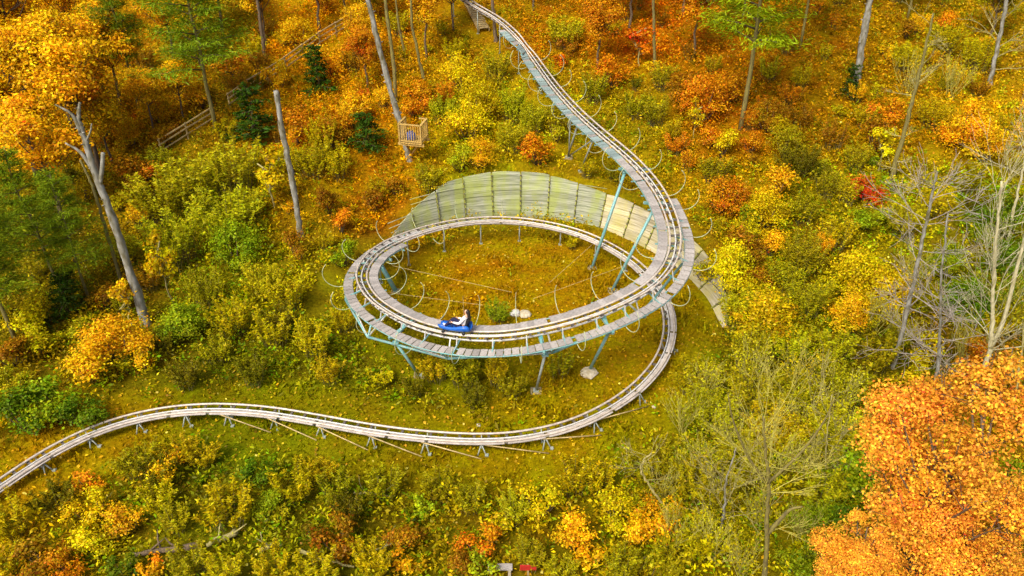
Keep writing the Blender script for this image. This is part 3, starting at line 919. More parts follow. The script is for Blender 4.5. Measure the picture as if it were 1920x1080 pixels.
def proto_tree(key, R, H, trunk_h, nl, nleaf, ls, seed, bark=None, tr=0.13):
    rng = np.random.default_rng(seed)
    V, t, h, C, lr = lobes_crown(rng, R, H - trunk_h, trunk_h, nl, nleaf, ls, 0.8, 0.5, 0.20 if key == 'maple_big' else 0.34)
    fol = quads('crown', V, M_LEAF, {'tint': t, 'hue': h})
    m = MB()
    pts = [np.array([rng.normal() * 0.03 * i, rng.normal() * 0.03 * i, -0.2 + (H * 0.86) * i / 8]) for i in range(9)]
    m.tube(pts, np.linspace(tr, 0.025, 9), 8)
    lm = MB()
    for c in C:
        zb = max(trunk_h * 0.7, c[2] - np.hypot(c[0], c[1]) * 0.9)
        i = min(7, max(0, int((zb + 0.2) / (H * 0.86) * 8))); b = pts[i]
        mid = (b + c) / 2 + np.array([0, 0, -0.1 * R])
        lm.tube([b, mid, c, c + norm(c - b) * R * 0.2], [tr * 0.38, tr * 0.25, 0.016, 0.008], 5)
        for q in range(3):
            e = c + norm(rng.normal(size=3)) * R * 0.32
            lm.tube([mid + (c - mid) * 0.5, e], [0.016, 0.006], 3, caps=False)
    bk = bark or M_BARK
    PROTO.setdefault(key, []).append((('crown', fol), ('trunk', m.mesh('trunk', bk, True)), ('limbs', lm.mesh('limbs', bk, True))))


def proto_pine(key, R, H, z0, nb, per, seed, tr=0.16, droop=0.0, ls=0.2, needle=0.16, clump=0.28):
    rng = np.random.default_rng(seed)
    m = MB(); lm = MB()
    pts = [np.array([0.02 * i * rng.normal(), 0.02 * i * rng.normal(), -0.2 + (H + 0.2) * i / 8]) for i in range(9)]
    m.tube(pts, np.linspace(tr, 0.03, 9), 8)
    P = []; A = []
    for k in range(nb):
        u = (k + rng.uniform(0, 1)) / nb
        z = z0 + (H - z0) * u
        L = R * (1 - 0.72 * u) * rng.uniform(0.45, 1.15)
        a = k * 2.4 + rng.uniform(-.5, .5)
        d = np.array([math.cos(a), math.sin(a), 0])
        i = min(7, int((z + 0.2) / (H + 0.2) * 8))
        b = np.array([pts[i][0], pts[i][1], z])
        mid = b + d * L * 0.5 + np.array([0, 0, (0.14 - droop) * L]); e = b + d * L + np.array([0, 0, (0.22 - 2 * droop) * L])
        lm.tube([b, mid, e], [0.03 + 0.01 * L, 0.022, 0.008], 4)
        n = int(per * (0.35 + L / R))
        t = rng.uniform(0.28, 1.05, n)
        c = (1 - t)[:, None] ** 2 * b + (2 * t * (1 - t))[:, None] * mid + (t ** 2)[:, None] * e
        side = np.array([-d[1], d[0], 0])
        sw = rng.normal(size=n) * clump * L * 0.5
        c = c + side * sw[:, None] + d * (np.abs(sw) * 0.4)[:, None] + rng.normal(size=(n, 3)) * np.array([0.06, 0.06, 0.045]) * max(1.0, R)
        P.append(c); A.append(d * 0.8 + side * (np.sign(sw) * rng.uniform(0.2, 1.2, n))[:, None] + rng.normal(size=(n, 3)) * 0.35)
    P = np.vstack(P); A = np.vstack(A); n = len(P)
    N = np.array([0, 0, 1.0]) + rng.normal(size=(n, 3)) * 0.45
    V = leaf_quads(P, N, rng.uniform(0.6, 1.3, n) * ls, needle, A, rng)
    fol = quads('crown', V, M_NEEDLE, {'tint': rng.uniform(0.5, 1.5, n), 'hue': 0.5 + rng.normal(0, 0.015, n)})
    PROTO.setdefault(key, []).append((('crown', fol), ('trunk', m.mesh('trunk', M_BARKM, True)), ('limbs', lm.mesh('limbs', M_BARK, True))))


for sd_ in range(3):
    proto_bush('bush_s', 0.55, 0.85, 6, 600, 0.053, 100 + sd_)
    proto_bush('bush_m', 1.0, 1.6, 9, 2200, 0.059, 110 + sd_)
    proto_bush('bush_l', 1.7, 2.7, 14, 5600, 0.063, 120 + sd_)
    proto_weed('weed_s', 0.5, 0.9, 18, 30, 0.07, 130 + sd_)
    proto_weed('weed_m', 0.95, 1.5, 40, 46, 0.075, 140 + sd_)
    proto_weed('weed_l', 1.5, 2.2, 70, 60, 0.08, 150 + sd_)
    proto_tree('sapling', 0.7, 2.6, 0.6, 9, 1000, 0.068, 160 + sd_, M_BARKP, 0.03)
    proto_tree('maple', 2.5, 8.5, 3.4, 26, 13000, 0.086, 170 + sd_)

def proto_twig(key, R, H, nst, nleaf, seed):
    rng = np.random.default_rng(seed); m = MB(); tips = []
    for k in range(nst):
        a = rng.uniform(0, 6.28); sl_ = rng.uniform(0.1, 0.75)
        branch_set(m, (rng.normal() * 0.12, rng.normal() * 0.12, -0.05), (math.cos(a) * sl_, math.sin(a) * sl_, 1.0), H * rng.uniform(0.4, 0.6), 0.018, 2, rng, 0.32, 0.3, (2, 3), 4, 0.0075, tips)
    T = np.array(tips); k = rng.integers(0, len(T), nleaf)
    P = T[k] + rng.normal(size=(nleaf, 3)) * 0.11 * R
    P[:, 2] = np.maximum(P[:, 2], 0.05)
    V = leaf_quads(P, rng.normal(size=(nleaf, 3)) + np.array([0, 0, 0.6]), rng.uniform(0.03, 0.065, nleaf), 0.5, rng=rng)
    fol = quads('foliage', V, M_LEAF, {'tint': rng.uniform(0.6, 1.4, nleaf), 'hue': 0.5 + rng.normal(0, 0.014, nleaf)})
    PROTO.setdefault(key, []).append((('foliage', fol), ('stem', m.mesh('stem', M_BARKT, True))))


for sd_ in range(3):
    proto_twig('twig', 1.3, 2.3, 13, 620, 210 + sd_)
proto_tree('maple_big', 3.1, 12.0, 2.2, 44, 46000, 0.050, 180)
proto_tree('maple_big', 2.4, 10.5, 2.0, 34, 32000, 0.050, 181)
for sd_ in range(3):
    proto_pine('pine', 3.5, 13.0, 4.0, 40, 400, 190 + sd_, ls=0.17, needle=0.15, clump=0.5)
    proto_pine('hemlock', 1.25, 2.8, 0.15, 34, 60, 200 + sd_, tr=0.05, droop=0.10, ls=0.13, needle=0.3, clump=0.4)

COUNT = {}


def place(kind, p, rz, sc, color, name, label, cat, group=None, tilt=None, squash=1.0):
    v = PROTO[kind]; COUNT[kind] = COUNT.get(kind, 0) + 1
    parts = v[(COUNT[kind] * 7 + int(abs(p[0] * 10))) % len(v)]
    root = thing(name, label, cat, (p[0], p[1], p[2] - 0.02), rz, group)
    root.scale = (sc * random.uniform(0.82, 1.22), sc * random.uniform(0.82, 1.22), sc * squash * random.uniform(0.8, 1.15))
    if tilt is not None: root.rotation_euler = (tilt[0], tilt[1], rz)
    for (pn, me) in parts:
        o = link(pn, me, root)
        if pn in ('foliage', 'crown'): o.color = (*color, 1)
    return root


# colour words
CW = {
    'Y': ((0.68, 0.54, 0.004), 'bright yellow'), 'YG': ((0.50, 0.47, 0.006), 'yellow-green'), 'LG': ((0.27, 0.35, 0.005), 'light green'),
    'G': ((0.12, 0.20, 0.004), 'green'), 'DG': ((0.036, 0.075, 0.004), 'dark green'), 'GO': ((0.80, 0.48, 0.006), 'golden'),
    'O': ((0.68, 0.29, 0.005), 'orange'), 'OR': ((0.68, 0.19, 0.005), 'red-orange'), 'R': ((0.62, 0.11, 0.006), 'red'),
    'OL': ((0.38, 0.34, 0.004), 'olive'), 'OY': ((0.50, 0.40, 0.003), 'mustard'), 'B': ((0.36, 0.185, 0.004), 'rusty brown'),
    'DO': ((0.18, 0.165, 0.003), 'dark olive'), 'PG': ((0.17, 0.24, 0.006), 'green'), 'LO': ((0.90, 0.45, 0.035), 'bright orange'),
}
LANDMARKS = [((270, 590), 'beside the forked grey snag'), ((560, 440), 'near the topped pale trunk'), ((770, 300), 'near the trunk with the timber platform'),
             ((1060, 190), 'along the straight upper track'), ((900, 250), 'on the bank above the plank wall'), ((1360, 520), 'outside the tall bend of the loop'),
             ((1620, 370), 'around the small red shrub'), ((1690, 640), 'under the tangled grey dead tree'), ((1840, 760), 'at the foot of the pale bare trees'),
             ((1650, 930), 'beside the bright orange maple'), ((1440, 900), 'around the leafless forked tree'), ((850, 920), 'below the trestles of the lower track'),
             ((420, 880), 'below the humped end of the lower track'), ((450, 210), 'by the long rail fence'), ((1200, 120), 'among the orange trees past the upper track'),
             ((1390, 250), 'at the foot of the light green pine'), ((430, 1020), 'around the fallen logs'), ((560, 690), 'between the loop and the lower track'),
             ((80, 560), 'under the dark green pines'), ((1610, 170), 'near the lone dark trunk on the litter slope'), ((90, 780), 'uphill of the lower track by the pines'),
             ((930, 540), 'inside the coaster loop'), ((1080, 980), 'in the yellow leafed clump of the thicket'), ((120, 1020), 'in the rusty corner of the thicket'),
             ((120, 250), 'under the golden maples'), ((1830, 250), 'below the leaning grey pole trees'), ((640, 100), 'between the tall trunks uphill')]
LM_P = np.array([ground(*a)[:2] for a, b in LANDMARKS])


def where(p):
    return LANDMARKS[int(np.argmin(((LM_P - np.asarray(p)[:2]) ** 2).sum(1)))][1]


def jit(c, a=0.12):
    c = np.array(c) * random.uniform(1 - a, 1 + a)
    c[1] *= random.uniform(1 - a * 0.7, 1 + a * 0.7)
    return c


def shrub(cx, cy, rpx, ck, form='bush', base=None):
    """a shrub whose crown is about rpx across-radius (1920 picture) round cx, cy"""
    p = ground(cx, cy + rpx * 0.75) if base is None else base
    s = ppm(p); R = rpx / s * (1.18 if base is None else 1.0)
    if form == 'sapling':
        kind, r0 = 'sapling', 0.75
    elif form == 'hemlock':
        kind, r0 = 'hemlock', 1.25
    elif form == 'twig':
        kind, r0 = 'twig', 1.3
    else:
        sz = 's' if R < 0.75 else 'm' if R < 1.35 else 'l'
        kind = form + '_' + sz
        r0 = {'s': 0.55, 'm': 1.0, 'l': 1.7}[sz] if form == 'bush' else {'s': 0.55, 'm': 1.05, 'l': 1.65}[sz]
    col, word = CW[ck]
    size = 'low' if R < 0.75 else 'wide' if R > 1.35 else 'rounded'
    nm, noun = {'bush': ('shrub', 'leafy shrub'), 'weed': ('weed_clump', 'stalky weed clump'), 'sapling': ('sapling', 'slender sapling'), 'twig': ('twiggy_shrub', 'half-bare twiggy shrub'),
                'hemlock': ('hemlock', 'young evergreen hemlock')}[form]
    if form == 'weed': size = {'low': 'low', 'wide': 'broad', 'rounded': 'tall'}[size]
    if form in ('sapling', 'hemlock'): size = 'small' if R < 0.8 else 'full'
    w = where(p)
    lab = f'{size} {word} {noun} {w}'
    SHR.append((lab, word, nm.replace('_', ' '), p))
    grp = {'twig': 'half-bare twiggy shrubs', 'bush': 'leafy shrubs of the slope', 'weed': 'stalky weed clumps', 'sapling': 'slender saplings', 'hemlock': 'young hemlocks'}[form]
    SHR_O.append(place(kind, p, random.uniform(0, 6.28), R / r0, jit(col), nm, lab, {'bush': 'shrub', 'twig': 'shrub', 'weed': 'weeds', 'sapling': 'sapling', 'hemlock': 'evergreen'}[form], grp))


SHR = []; SHR_O = []
HAND = """
370,330,70,YG 310,370,60,YG 440,320,58,YG 425,400,68,YG 335,455,60,YG 445,465,50,LG 500,525,45,YG 390,540,46,OL 340,600,45,LG 225,640,58,GO 175,685,42,GO
60,600,42,Y 275,665,38,GO 590,640,45,OY,w 620,695,30,OY,w 545,560,40,OY,w 590,300,40,OY,w 640,310,34,OY,w 610,255,36,OY,w 60,780,46,G 115,755,44,LG 165,770,38,G
40,725,38,OL 30,660,40,B 480,690,40,DO,w 350,700,38,DO,w 410,650,38,OL,w 165,900,26,O 310,885,34,GO 340,840,34,OY,w 385,850,30,OY 270,865,38,OL
35,970,44,OY 180,950,38,Y 182,1010,40,Y 245,975,34,GO 95,1030,48,B 135,1065,40,O 245,1065,34,G 295,1072,28,GO 20,1045,38,OY 110,930,40,DO 430,940,58,OY
500,950,34,LG 490,880,32,G 560,900,48,OY,w 605,880,38,OY,w 630,910,40,OL 330,965,40,OL 300,930,36,OY 365,1045,44,OL 425,1065,38,OY 520,1055,44,OY,w
600,1065,40,OY 640,1005,44,B 700,1045,44,OY,w 755,1000,38,B 790,955,24,LG 762,1045,30,GO 655,960,36,DO 720,905,40,OL 825,905,40,OL 880,930,36,OL
960,950,36,YG 1012,940,38,Y 930,985,24,Y 1080,1005,38,GO 1150,965,38,Y 1185,950,30,YG 1100,1035,30,GO 1080,890,44,OY,w 1120,895,36,OY,w 905,1015,36,O 870,1045,38,B
895,1065,34,LG 1205,985,40,GO 1240,960,34,GO 1170,1062,40,OL 1250,1035,44,OL 1310,1000,48,OY,w 1050,1065,40,OL 990,1040,36,OL 1330,765,58,OL,w 1400,735,56,OL,w
1480,725,54,OL,w 1300,700,46,OL,w 1450,800,58,OY,w 1380,850,58,OL,w 1550,800,58,YG,w 1605,900,56,LG 1580,985,48,G 1640,840,40,YG 1530,920,48,YG 1490,1045,46,LG
1300,900,46,OL,w 1550,1050,44,G 1350,930,46,OL,w 1250,860,40,OL,w 1200,870,34,OL,w 1372,520,56,Y 1325,505,38,Y 1430,600,56,Y 1385,585,48,YG 1470,640,48,YG
1360,372,40,O 1392,462,38,B 1432,392,44,Y 1445,358,34,GO 1505,392,34,OL 1545,350,28,OL 1620,358,30,R 1645,300,28,Y,s 1620,405,34,LG 1690,405,46,YG 1600,512,60,Y
1645,555,54,Y 1590,585,48,GO 1500,482,44,OL 1505,560,44,OL 1560,645,40,OL 1300,245,20,Y,s 1350,275,30,Y 1405,268,24,O 1440,222,38,B 1472,272,38,OL 1490,305,40,DO
1310,195,44,O 1352,172,38,O 1280,170,36,B 1340,320,32,OL 1440,130,28,YG,w 1500,150,26,OY,w 1662,212,30,O 1640,265,30,B 1790,240,46,GO 1842,270,44,GO 1800,335,36,OL
1745,215,36,OY 1830,105,44,OY 1760,75,42,OY 1700,110,36,OY 1722,680,28,Y 1692,722,24,Y 1742,640,24,Y 1850,400,54,G 1800,565,56,G 1885,600,40,OL 1850,740,44,B
1880,480,46,G 1760,480,44,LG 1720,560,40,OL 1640,660,44,OL,w 1760,770,36,B 1580,730,48,OL,w 870,150,34,Y 850,92,28,OY 900,192,42,Y 960,200,38,YG 880,235,38,Y
830,205,34,YG 1000,222,38,YG 1010,285,34,O 960,255,38,YG 900,285,38,GO 1042,242,32,YG 930,130,28,OL 780,200,26,O 800,335,28,OL 862,300,28,YG 822,352,22,Y
1060,62,36,YG 1020,150,26,OL 1110,170,30,OL 515,370,32,Y,s 325,545,34,Y,s 250,600,26,GO,s 478,240,40,DG,h 690,258,32,DG,h 130,565,36,DG,h 600,150,30,DG,h
1590,165,26,DG,h 1240,150,26,OL 1150,145,30,O 1195,105,28,OR,s 560,250,32,O 650,225,30,O 700,380,26,B 620,380,28,B 560,470,26,B 640,420,24,O
520,300,34,OY 470,380,40,YG 250,330,34,B 300,300,30,OL 240,470,34,OL 200,560,30,B 310,640,30,DO 440,600,38,OY,w 520,620,36,OY,w 650,600,26,OY,w
935,580,28,LG,w 870,690,40,OL 930,700,34,OY,w 820,690,34,OY,w 780,720,28,DO 890,735,32,DO 960,720,30,OL 1050,690,26,OL,w 715,700,24,OY 1075,455,16,OY
1230,215,26,OL 1260,250,24,OY,w 1190,200,26,OL 1150,320,22,OL 1100,320,18,OY 740,350,22,B 1900,700,36,OL 1690,800,36,G 1750,380,36,OY 1560,440,36,OY
1500,220,26,B,w 1560,260,28,B,w 1480,180,22,O,w 1600,300,26,OL,w 1530,320,24,DO 1420,500,34,B 1470,520,34,OL 1550,700,40,OL,w 1400,660,44,OL,w 1880,900,40,LG
1320,720,46,YG,t 1400,700,48,YG,t 1490,690,48,OY,t 1560,740,50,YG,t 1360,800,50,YG,t 1500,780,50,YG,t 1600,800,46,YG,t 1300,860,46,OL,t 1420,960,48,YG,t 1340,1020,48,YG,t 1500,980,48,LG,t 1270,1000,44,OL,t 1390,1050,46,OY,t 1540,860,48,YG,t 1240,910,40,OL,t 1450,870,46,YG,t 1700,520,40,OL,t 1640,600,40,YG,t 1860,560,44,G,t 1800,650,44,OL,t 1690,620,40,OY,t 1900,300,40,OL,t 1280,780,40,OL,t 250,250,34,GO 300,205,34,GO 360,170,30,GO 560,70,30,GO 620,120,30,GO 525,150,28,GO 430,125,28,O 680,205,28,GO 270,320,30,O 1700,150,36,OY,t 1780,160,36,OY,t"""
FORM = {'t': 'twig', 'w': 'weed', 's': 'sapling', 'h': 'hemlock'}
for tok in HAND.split():
    q = tok.split(',')
    fm = FORM[q[4]] if len(q) > 4 else 'bush'
    if fm == 'bush' and q[3] in ('OL', 'OY', 'DO', 'YG') and int(q[0]) % 5 < 2: fm = 'weed'
    shrub(int(q[0]), int(q[1]), int(q[2]), q[3], fm)


# ------------------------------------------------------------------ trees: individuals
def tree(kind, bx, by, H, ck, name, label, cat, wide=1.0, group=None, tilt=None):
    p = ground(bx, by)
    base = {'maple': 8.5, 'maple_big': 12.0, 'pine': 13.0, 'sapling': 2.6}[kind]
    sc = H / base; base_w = min(sc, 1.25)
    r = place(kind, p, random.uniform(0, 6.28), sc, jit(CW[ck][0], 0.08), name, label, cat, group, tilt)
    r.scale = (base_w * wide * random.uniform(0.93, 1.07), base_w * wide * random.uniform(0.93, 1.07), sc)
    return r


for (bx, by, H, w, ck, lab) in (
        (70, 330, 9.5, 1.25, 'GO', 'golden maple whose broad crown spreads beside the forked snag top'),
        (190, 330, 9.0, 1.2, 'GO', 'golden maple standing between the snag and the pines by the fence'),
        (60, 180, 9.0, 1.3, 'GO', 'golden maple highest up the slope past the pines'),
        (230, 210, 7.5, 1.1, 'GO', 'golden maple growing against the two tall green pines'),
        (-30, 260, 9.0, 1.2, 'GO', 'golden maple overhanging the uphill side of the dark pines'),
        (120, 420, 8.0, 1.2, 'GO', 'golden maple just uphill of the forked snag'),
        (140, 250, 8.5, 1.2, 'GO', 'golden maple in the middle of the golden grove'),
        (10, 90, 8.0, 1.3, 'GO', 'golden maple at the far corner of the golden grove'),
        (150, 110, 8.0, 1.2, 'GO', 'golden maple behind the pine with the dark trunk'),
        (330, 130, 7.5, 1.1, 'GO', 'golden maple behind the tall green pine'),
        (420, 70, 7.0, 1.2, 'GO', 'golden maple farther uphill of the tall green pine'),
        (600, 60, 6.5, 1.2, 'GO', 'golden maple near the upper end of the long fence'),
        (650, 40, 6.0, 1.1, 'GO', 'yellow-orange maple well behind the rail fence'),
        (690, 170, 4.5, 1.1, 'O', 'orange maple between fence and tall platform trunk'),
        (500, 90, 6.5, 1.1, 'GO', 'golden maple uphill of the rail fence'),
        (680, 130, 4.6, 1.1, 'GO', 'low golden maple close to the tall platform trunk'),
        (850, 60, 5.0, 1.1, 'O', 'orange maple beside the timber steps'),
        (290, 250, 4.6, 1.2, 'GO', 'low golden maple at the lower end of the short fence'),
        (215, 320, 5.2, 1.2, 'GO', 'low golden maple between the forked snag and the short fence'),
        (345, 225, 4.2, 1.2, 'GO', 'low golden maple just uphill of the short fence'),
        (800, 110, 6.0, 1.0, 'GO', 'gold maple between the platform trunk and the upper track'),
        (700, 60, 6.0, 1.1, 'GO', 'gold maple at the top of the slope by the tall trunk'),
        (1120, 130, 5.4, 1.15, 'O', 'orange maple standing just past the straight upper track'),
        (1180, 60, 6.5, 1.1, 'O', 'tall orange maple uphill of the thin pole trunk'),
        (1300, 110, 6.0, 1.2, 'O', 'orange maple near the thin pole trunk'),
        (1280, 30, 6.5, 1.1, 'OR', 'red-orange maple at the top of the litter slope'),
        (1390, 60, 5.5, 1.0, 'B', 'rusty brown maple behind the light green pine'),
        (1850, 90, 6.0, 1.1, 'OY', 'mustard maple behind the leaning grey pole trees'),
        (1000, 20, 5.5, 1.0, 'B', 'rusty brown tree beside the top of the upper track'),
        (920, -30, 6.0, 1.0, 'O', 'orange tree over the start of the upper track')):
    tree('maple', bx, by, H, ck, 'maple_tree', lab, 'tree', w)
tree('maple_big', 1650, 1215, 12.0, 'LO', 'maple_tree', 'big bright orange maple rising beside the leafless forked tree', 'tree', 0.95)
tree('maple_big', 1955, 1190, 11.8, 'LO', 'maple_tree', 'second bright orange maple beyond the first near the pale bare trees', 'tree', 0.72)
tree('maple_big', 1540, 1255, 8.4, 'LO', 'maple_tree', 'shorter orange maple in front of the big orange one', 'tree', 0.95)
tree('maple_big', 1730, 1290, 9.0, 'LO', 'maple_tree', 'low orange maple between the big orange one and its shorter neighbour', 'tree', 1.0)

tree('pine', 405, 245, 12.5, 'PG', 'pine_tree', 'tall green pine rising beside the rail fence', 'pine tree', 1.0)
tree('pine', 262, 210, 11.5, 'PG', 'pine_tree', 'green pine with dark trunk among the golden maples', 'pine tree', 0.6)
tree('pine', 120, 560, 8.2, 'PG', 'pine_tree', 'dark pine leaning over the slope beside the forked snag', 'pine tree', 1.05, tilt=(0, -0.12, 0))
tree('pine', 30, 640, 9.0, 'PG', 'pine_tree', 'dark green pine at the edge of the wood above the lower track', 'pine tree', 1.0)
tree('pine', 172, 575, 7.4, 'PG', 'pine_tree', 'shorter green pine close behind the forked snag', 'pine tree', 0.9)
tree('pine', 1388, 245, 16.5, 'LG', 'pine_tree', 'light green pine standing on the litter slope', 'pine tree', 0.8)
tree('pine', 1500, 90, 13.0, 'LG', 'pine_tree', 'second light green pine farther up the litter slope', 'pine tree', 0.7)
tree('pine', 1700, 40, 8.0, 'DG', 'pine_tree', 'dark pine at the top of the slope near the pole trees', 'pine tree', 0.9)


def trunk_thing(name, label, pts_px, r0, r1, m, cat='tree', stubs=(), limbs_seed=None, crack=True):
    """pts_px: base to tip in the plane of its base"""
    b = ground(*pts_px[0]); P = [b - np.array([0, 0, 0.3]), b]
    P += [at_y(px, py, b[1] + 0.02 * k) for k, (px, py) in enumerate(pts_px[1:])]
    root = thing(name, label, cat, b)
    P = np.array(P) - b
    rs = np.random.default_rng(len(label) + int(pts_px[0][0]))
    d = catmull(P, 9); d[5:-1, :2] += rs.normal(size=(len(d) - 6, 2)) * 0.02
    rad = np.linspace(r0 * 1.05, r1, len(d)) * rs.uniform(0.86, 1.12, len(d))
    rad[:14] *= np.linspace(1.5, 1.0, 14)                   # root flare
    if m is M_BARKG and r0 > 0.15:
        for k in range(14):                                  # knots and snapped twigs
            i = rs.integers(len(d) // 3, len(d) - 1); a = rs.uniform(0, 6.28); q = np.array([math.cos(a), math.sin(a), 0.35])
            MB().tube([d[i], d[i] + q * (rad[i] + rs.uniform(0.02, 0.16))], [rad[i] * 0.3, rad[i] * 0.13], 5).build('knot', m, root, True)
    MB().tube(d, rad, 11).build('trunk', m, root, True)
    for st in stubs:
        q = np.array([at_y(px, py, b[1] - 0.05 * k) for k, (px, py) in enumerate(st[0])]) - b
        MB().tube(catmull(q, 4), np.linspace(st[1], st[2], (len(q) - 1) * 4 + 1), 7).build('limb', m, root, True)
    if limbs_seed is not None:
        seed, nb, L, mm, zlo, lean = limbs_seed
        rng = np.random.default_rng(seed)
        for k in range(nb):
            i = int(len(d) * rng.uniform(zlo, 0.98)); i = min(i, len(d) - 1)
            a = rng.uniform(0, 6.28)
            dd = np.array([math.cos(a), math.sin(a) * 0.8, rng.uniform(-0.1, 0.9) + lean])
            tw = MB()
            branch_set(tw, d[i], dd, L * rng.uniform(0.6, 1.2), max(0.012, rad[i] * 0.26), 2, rng, 0.5, 0.12, (2, 4), 5, 0.007 if mm is M_TWIGG else 0.0055)
            tw.build('branch', mm, root, True)
    return root


trunk_thing('snag', 'tall forked grey snag with broken limbs beside the dark pines', [(275, 610), (225, 450), (185, 340), (157, 255), (148, 225), (150, 193)], 0.24, 0.06, M_BARKG,
            stubs=(([(152, 248), (135, 215), (103, 196)], 0.10, 0.03), ([(175, 318), (150, 285), (122, 268)], 0.11, 0.03), ([(188, 345), (192, 310), (193, 287)], 0.10, 0.085), ([(163, 262), (170, 245), (172, 232)], 0.05, 0.03)))
trunk_thing('snag', 'topped pale trunk with a flat cut end and knotty bark', [(565, 445), (548, 340), (530, 250), (517, 170)], 0.18, 0.13, M_BARKG)
trunk_thing('pole_tree', 'tall grey trunk rising past the small timber platform', [(768, 302), (745, 215), (715, 105), (690, 0), (665, -110)], 0.20, 0.12, M_BARKG)
trunk_thing('pole_tree', 'thinner mossy trunk growing close behind the tall platform trunk', [(742, 190), (737, 110), (722, 0), (712, -90)], 0.15, 0.09, M_BARKM)
trunk_thing('pole_tree', 'slim leaning trunk rising beside the forked snag', [(232, 540), (195, 420), (170, 340), (150, 300)], 0.11, 0.05, M_BARKM)
trunk_thing('pole_tree', 'slim dark trunk uphill of the rail fence', [(497, 120), (492, 70), (482, 0), (472, -60)], 0.15, 0.08, M_BARK)
trunk_thing('pole_tree', 'thin straight pole trunk past the upper track', [(1228, 135), (1226, 60), (1224, -40)], 0.12, 0.08, M_BARKM)
trunk_thing('pole_tree', 'dark trunk standing in front of the top of the upper track', [(930, 78), (926, 30), (920, -40)], 0.14, 0.10, M_BARK)
trunk_thing('pole_tree', 'lone dark trunk on the litter slope with grey upper bark', [(1605, 165), (1615, 90), (1632, 0), (1648, -80)], 0.26, 0.16, M_BARKG)
trunk_thing('pole_tree', 'brown trunk between the golden maples and platform trunk', [(795, 150), (775, 60), (768, -20)], 0.12, 0.07, M_BARKM)
trunk_thing('pole_tree', 'thin pole trunk beside the first thin brown trunk uphill', [(760, 110), (748, 50), (740, -20)], 0.10, 0.06, M_BARKM)
trunk_thing('bare_tree', 'tall mossy bare trunk with many short branch stubs below the pole trees', [(1668, 345), (1700, 230), (1728, 120), (1750, 25)], 0.17, 0.05, M_BARKM, limbs_seed=(5, 18, 0.9, M_BARKP, 0.2, 0.0))
trunk_thing('bare_tree', 'leaning grey pole tree near the top of the slope', [(1855, 160), (1872, 80), (1892, -20)], 0.17, 0.10, M_BARKG, limbs_seed=(6, 8, 1.6, M_BARKP, 0.4, 0.3))
trunk_thing('bare_tree', 'dead grey tree with a dense tangle of bare twigs', [(1672, 690), (1700, 590), (1725, 470), (1742, 390), (1757, 322)], 0.12, 0.04, M_BARKG, limbs_seed=(7, 32, 1.5, M_TWIGG, 0.25, -0.1))
trunk_thing('bare_tree', 'second dead grey tree beside the tangled one', [(1752, 735), (1762, 640), (1765, 520), (1778, 400)], 0.09, 0.03, M_BARKG, limbs_seed=(8, 26, 1.4, M_TWIGG, 0.25, -0.1))
trunk_thing('bare_tree', 'pale bare tree forking low into two tall stems', [(1823, 748), (1845, 690), (1858, 650), (1862, 560), (1866, 470), (1878, 340)], 0.14, 0.04, M_BARKW,
            stubs=(([(1858, 652), (1882, 600), (1905, 510), (1925, 430), (1940, 340)], 0.10, 0.04),), limbs_seed=(9, 24, 2.0, M_BARKW, 0.45, 0.5))
trunk_thing('bare_tree', 'pale slender bare tree behind the forked pale one', [(1885, 470), (1900, 400), (1915, 330), (1930, 250)], 0.10, 0.04, M_BARKW, limbs_seed=(10, 16, 1.8, M_BARKW, 0.3, 0.4))
trunk_thing('bare_tree', 'leafless forked tree with grey lichen in the thicket', [(1432, 1120), (1438, 1000), (1440, 905), (1436, 850), (1430, 780)], 0.10, 0.03, M_BARKM,
            stubs=(([(1440, 1000), (1462, 975), (1482, 955), (1505, 950)], 0.08, 0.03), ([(1440, 905), (1500, 850), (1545, 790), (1565, 745)], 0.05, 0.015), ([(1440, 905), (1405, 860), (1375, 790), (1365, 740)], 0.05, 0.015)),
            limbs_seed=(12, 22, 1.3, M_BARKT, 0.4, 0.45))
trunk_thing('bare_tree', 'small pale leafless tree beside the lichened forked one', [(1352, 1000), (1358, 950), (1362, 900), (1380, 840)], 0.07, 0.02, M_BARKG, limbs_seed=(13, 14, 1.3, M_BARKP, 0.3, 0.5))
trunk_thing('bare_tree', 'thin leafless whip tree in the weeds outside the loop', [(1545, 900), (1550, 830), (1560, 740)], 0.05, 0.015, M_BARKP, limbs_seed=(14, 14, 1.4, M_BARKP, 0.2, 0.5))
trunk_thing('bare_tree', 'curved pale dead branch standing beyond the trestles', [(1255, 965), (1225, 920), (1203, 885), (1208, 862), (1222, 850)], 0.05, 0.025, M_BARKP, limbs_seed=(15, 6, 0.9, M_BARKP, 0.3, 0.1))
trunk_thing('bare_tree', 'thin bare tree at the foot of the pale forked one', [(1895, 790), (1910, 700), (1922, 600)], 0.06, 0.03, M_BARKP, limbs_seed=(16, 8, 1.4, M_BARKP, 0.3, 0.3))
# forest going on beyond the top of the picture
fk = 0
for y in (74, 82, 91):
    for x in np.arange(-48, 52, 7.5):
        xx = x + random.uniform(-2.5, 2.5); yy = y + random.uniform(-3, 3)
        if abs(xx + 4) < 3: continue
        p = (xx, yy, g(xx, yy)); k = random.choice(['GO', 'O', 'GO', 'OY', 'B'])
        place('maple', p, random.uniform(0, 6), random.uniform(0.75, 1.0), jit(CW[k][0]), 'maple_tree', f'{CW[k][1]} maple in the far wood uphill of everything', 'tree', f'{CW[k][1]} maples of the far wood')


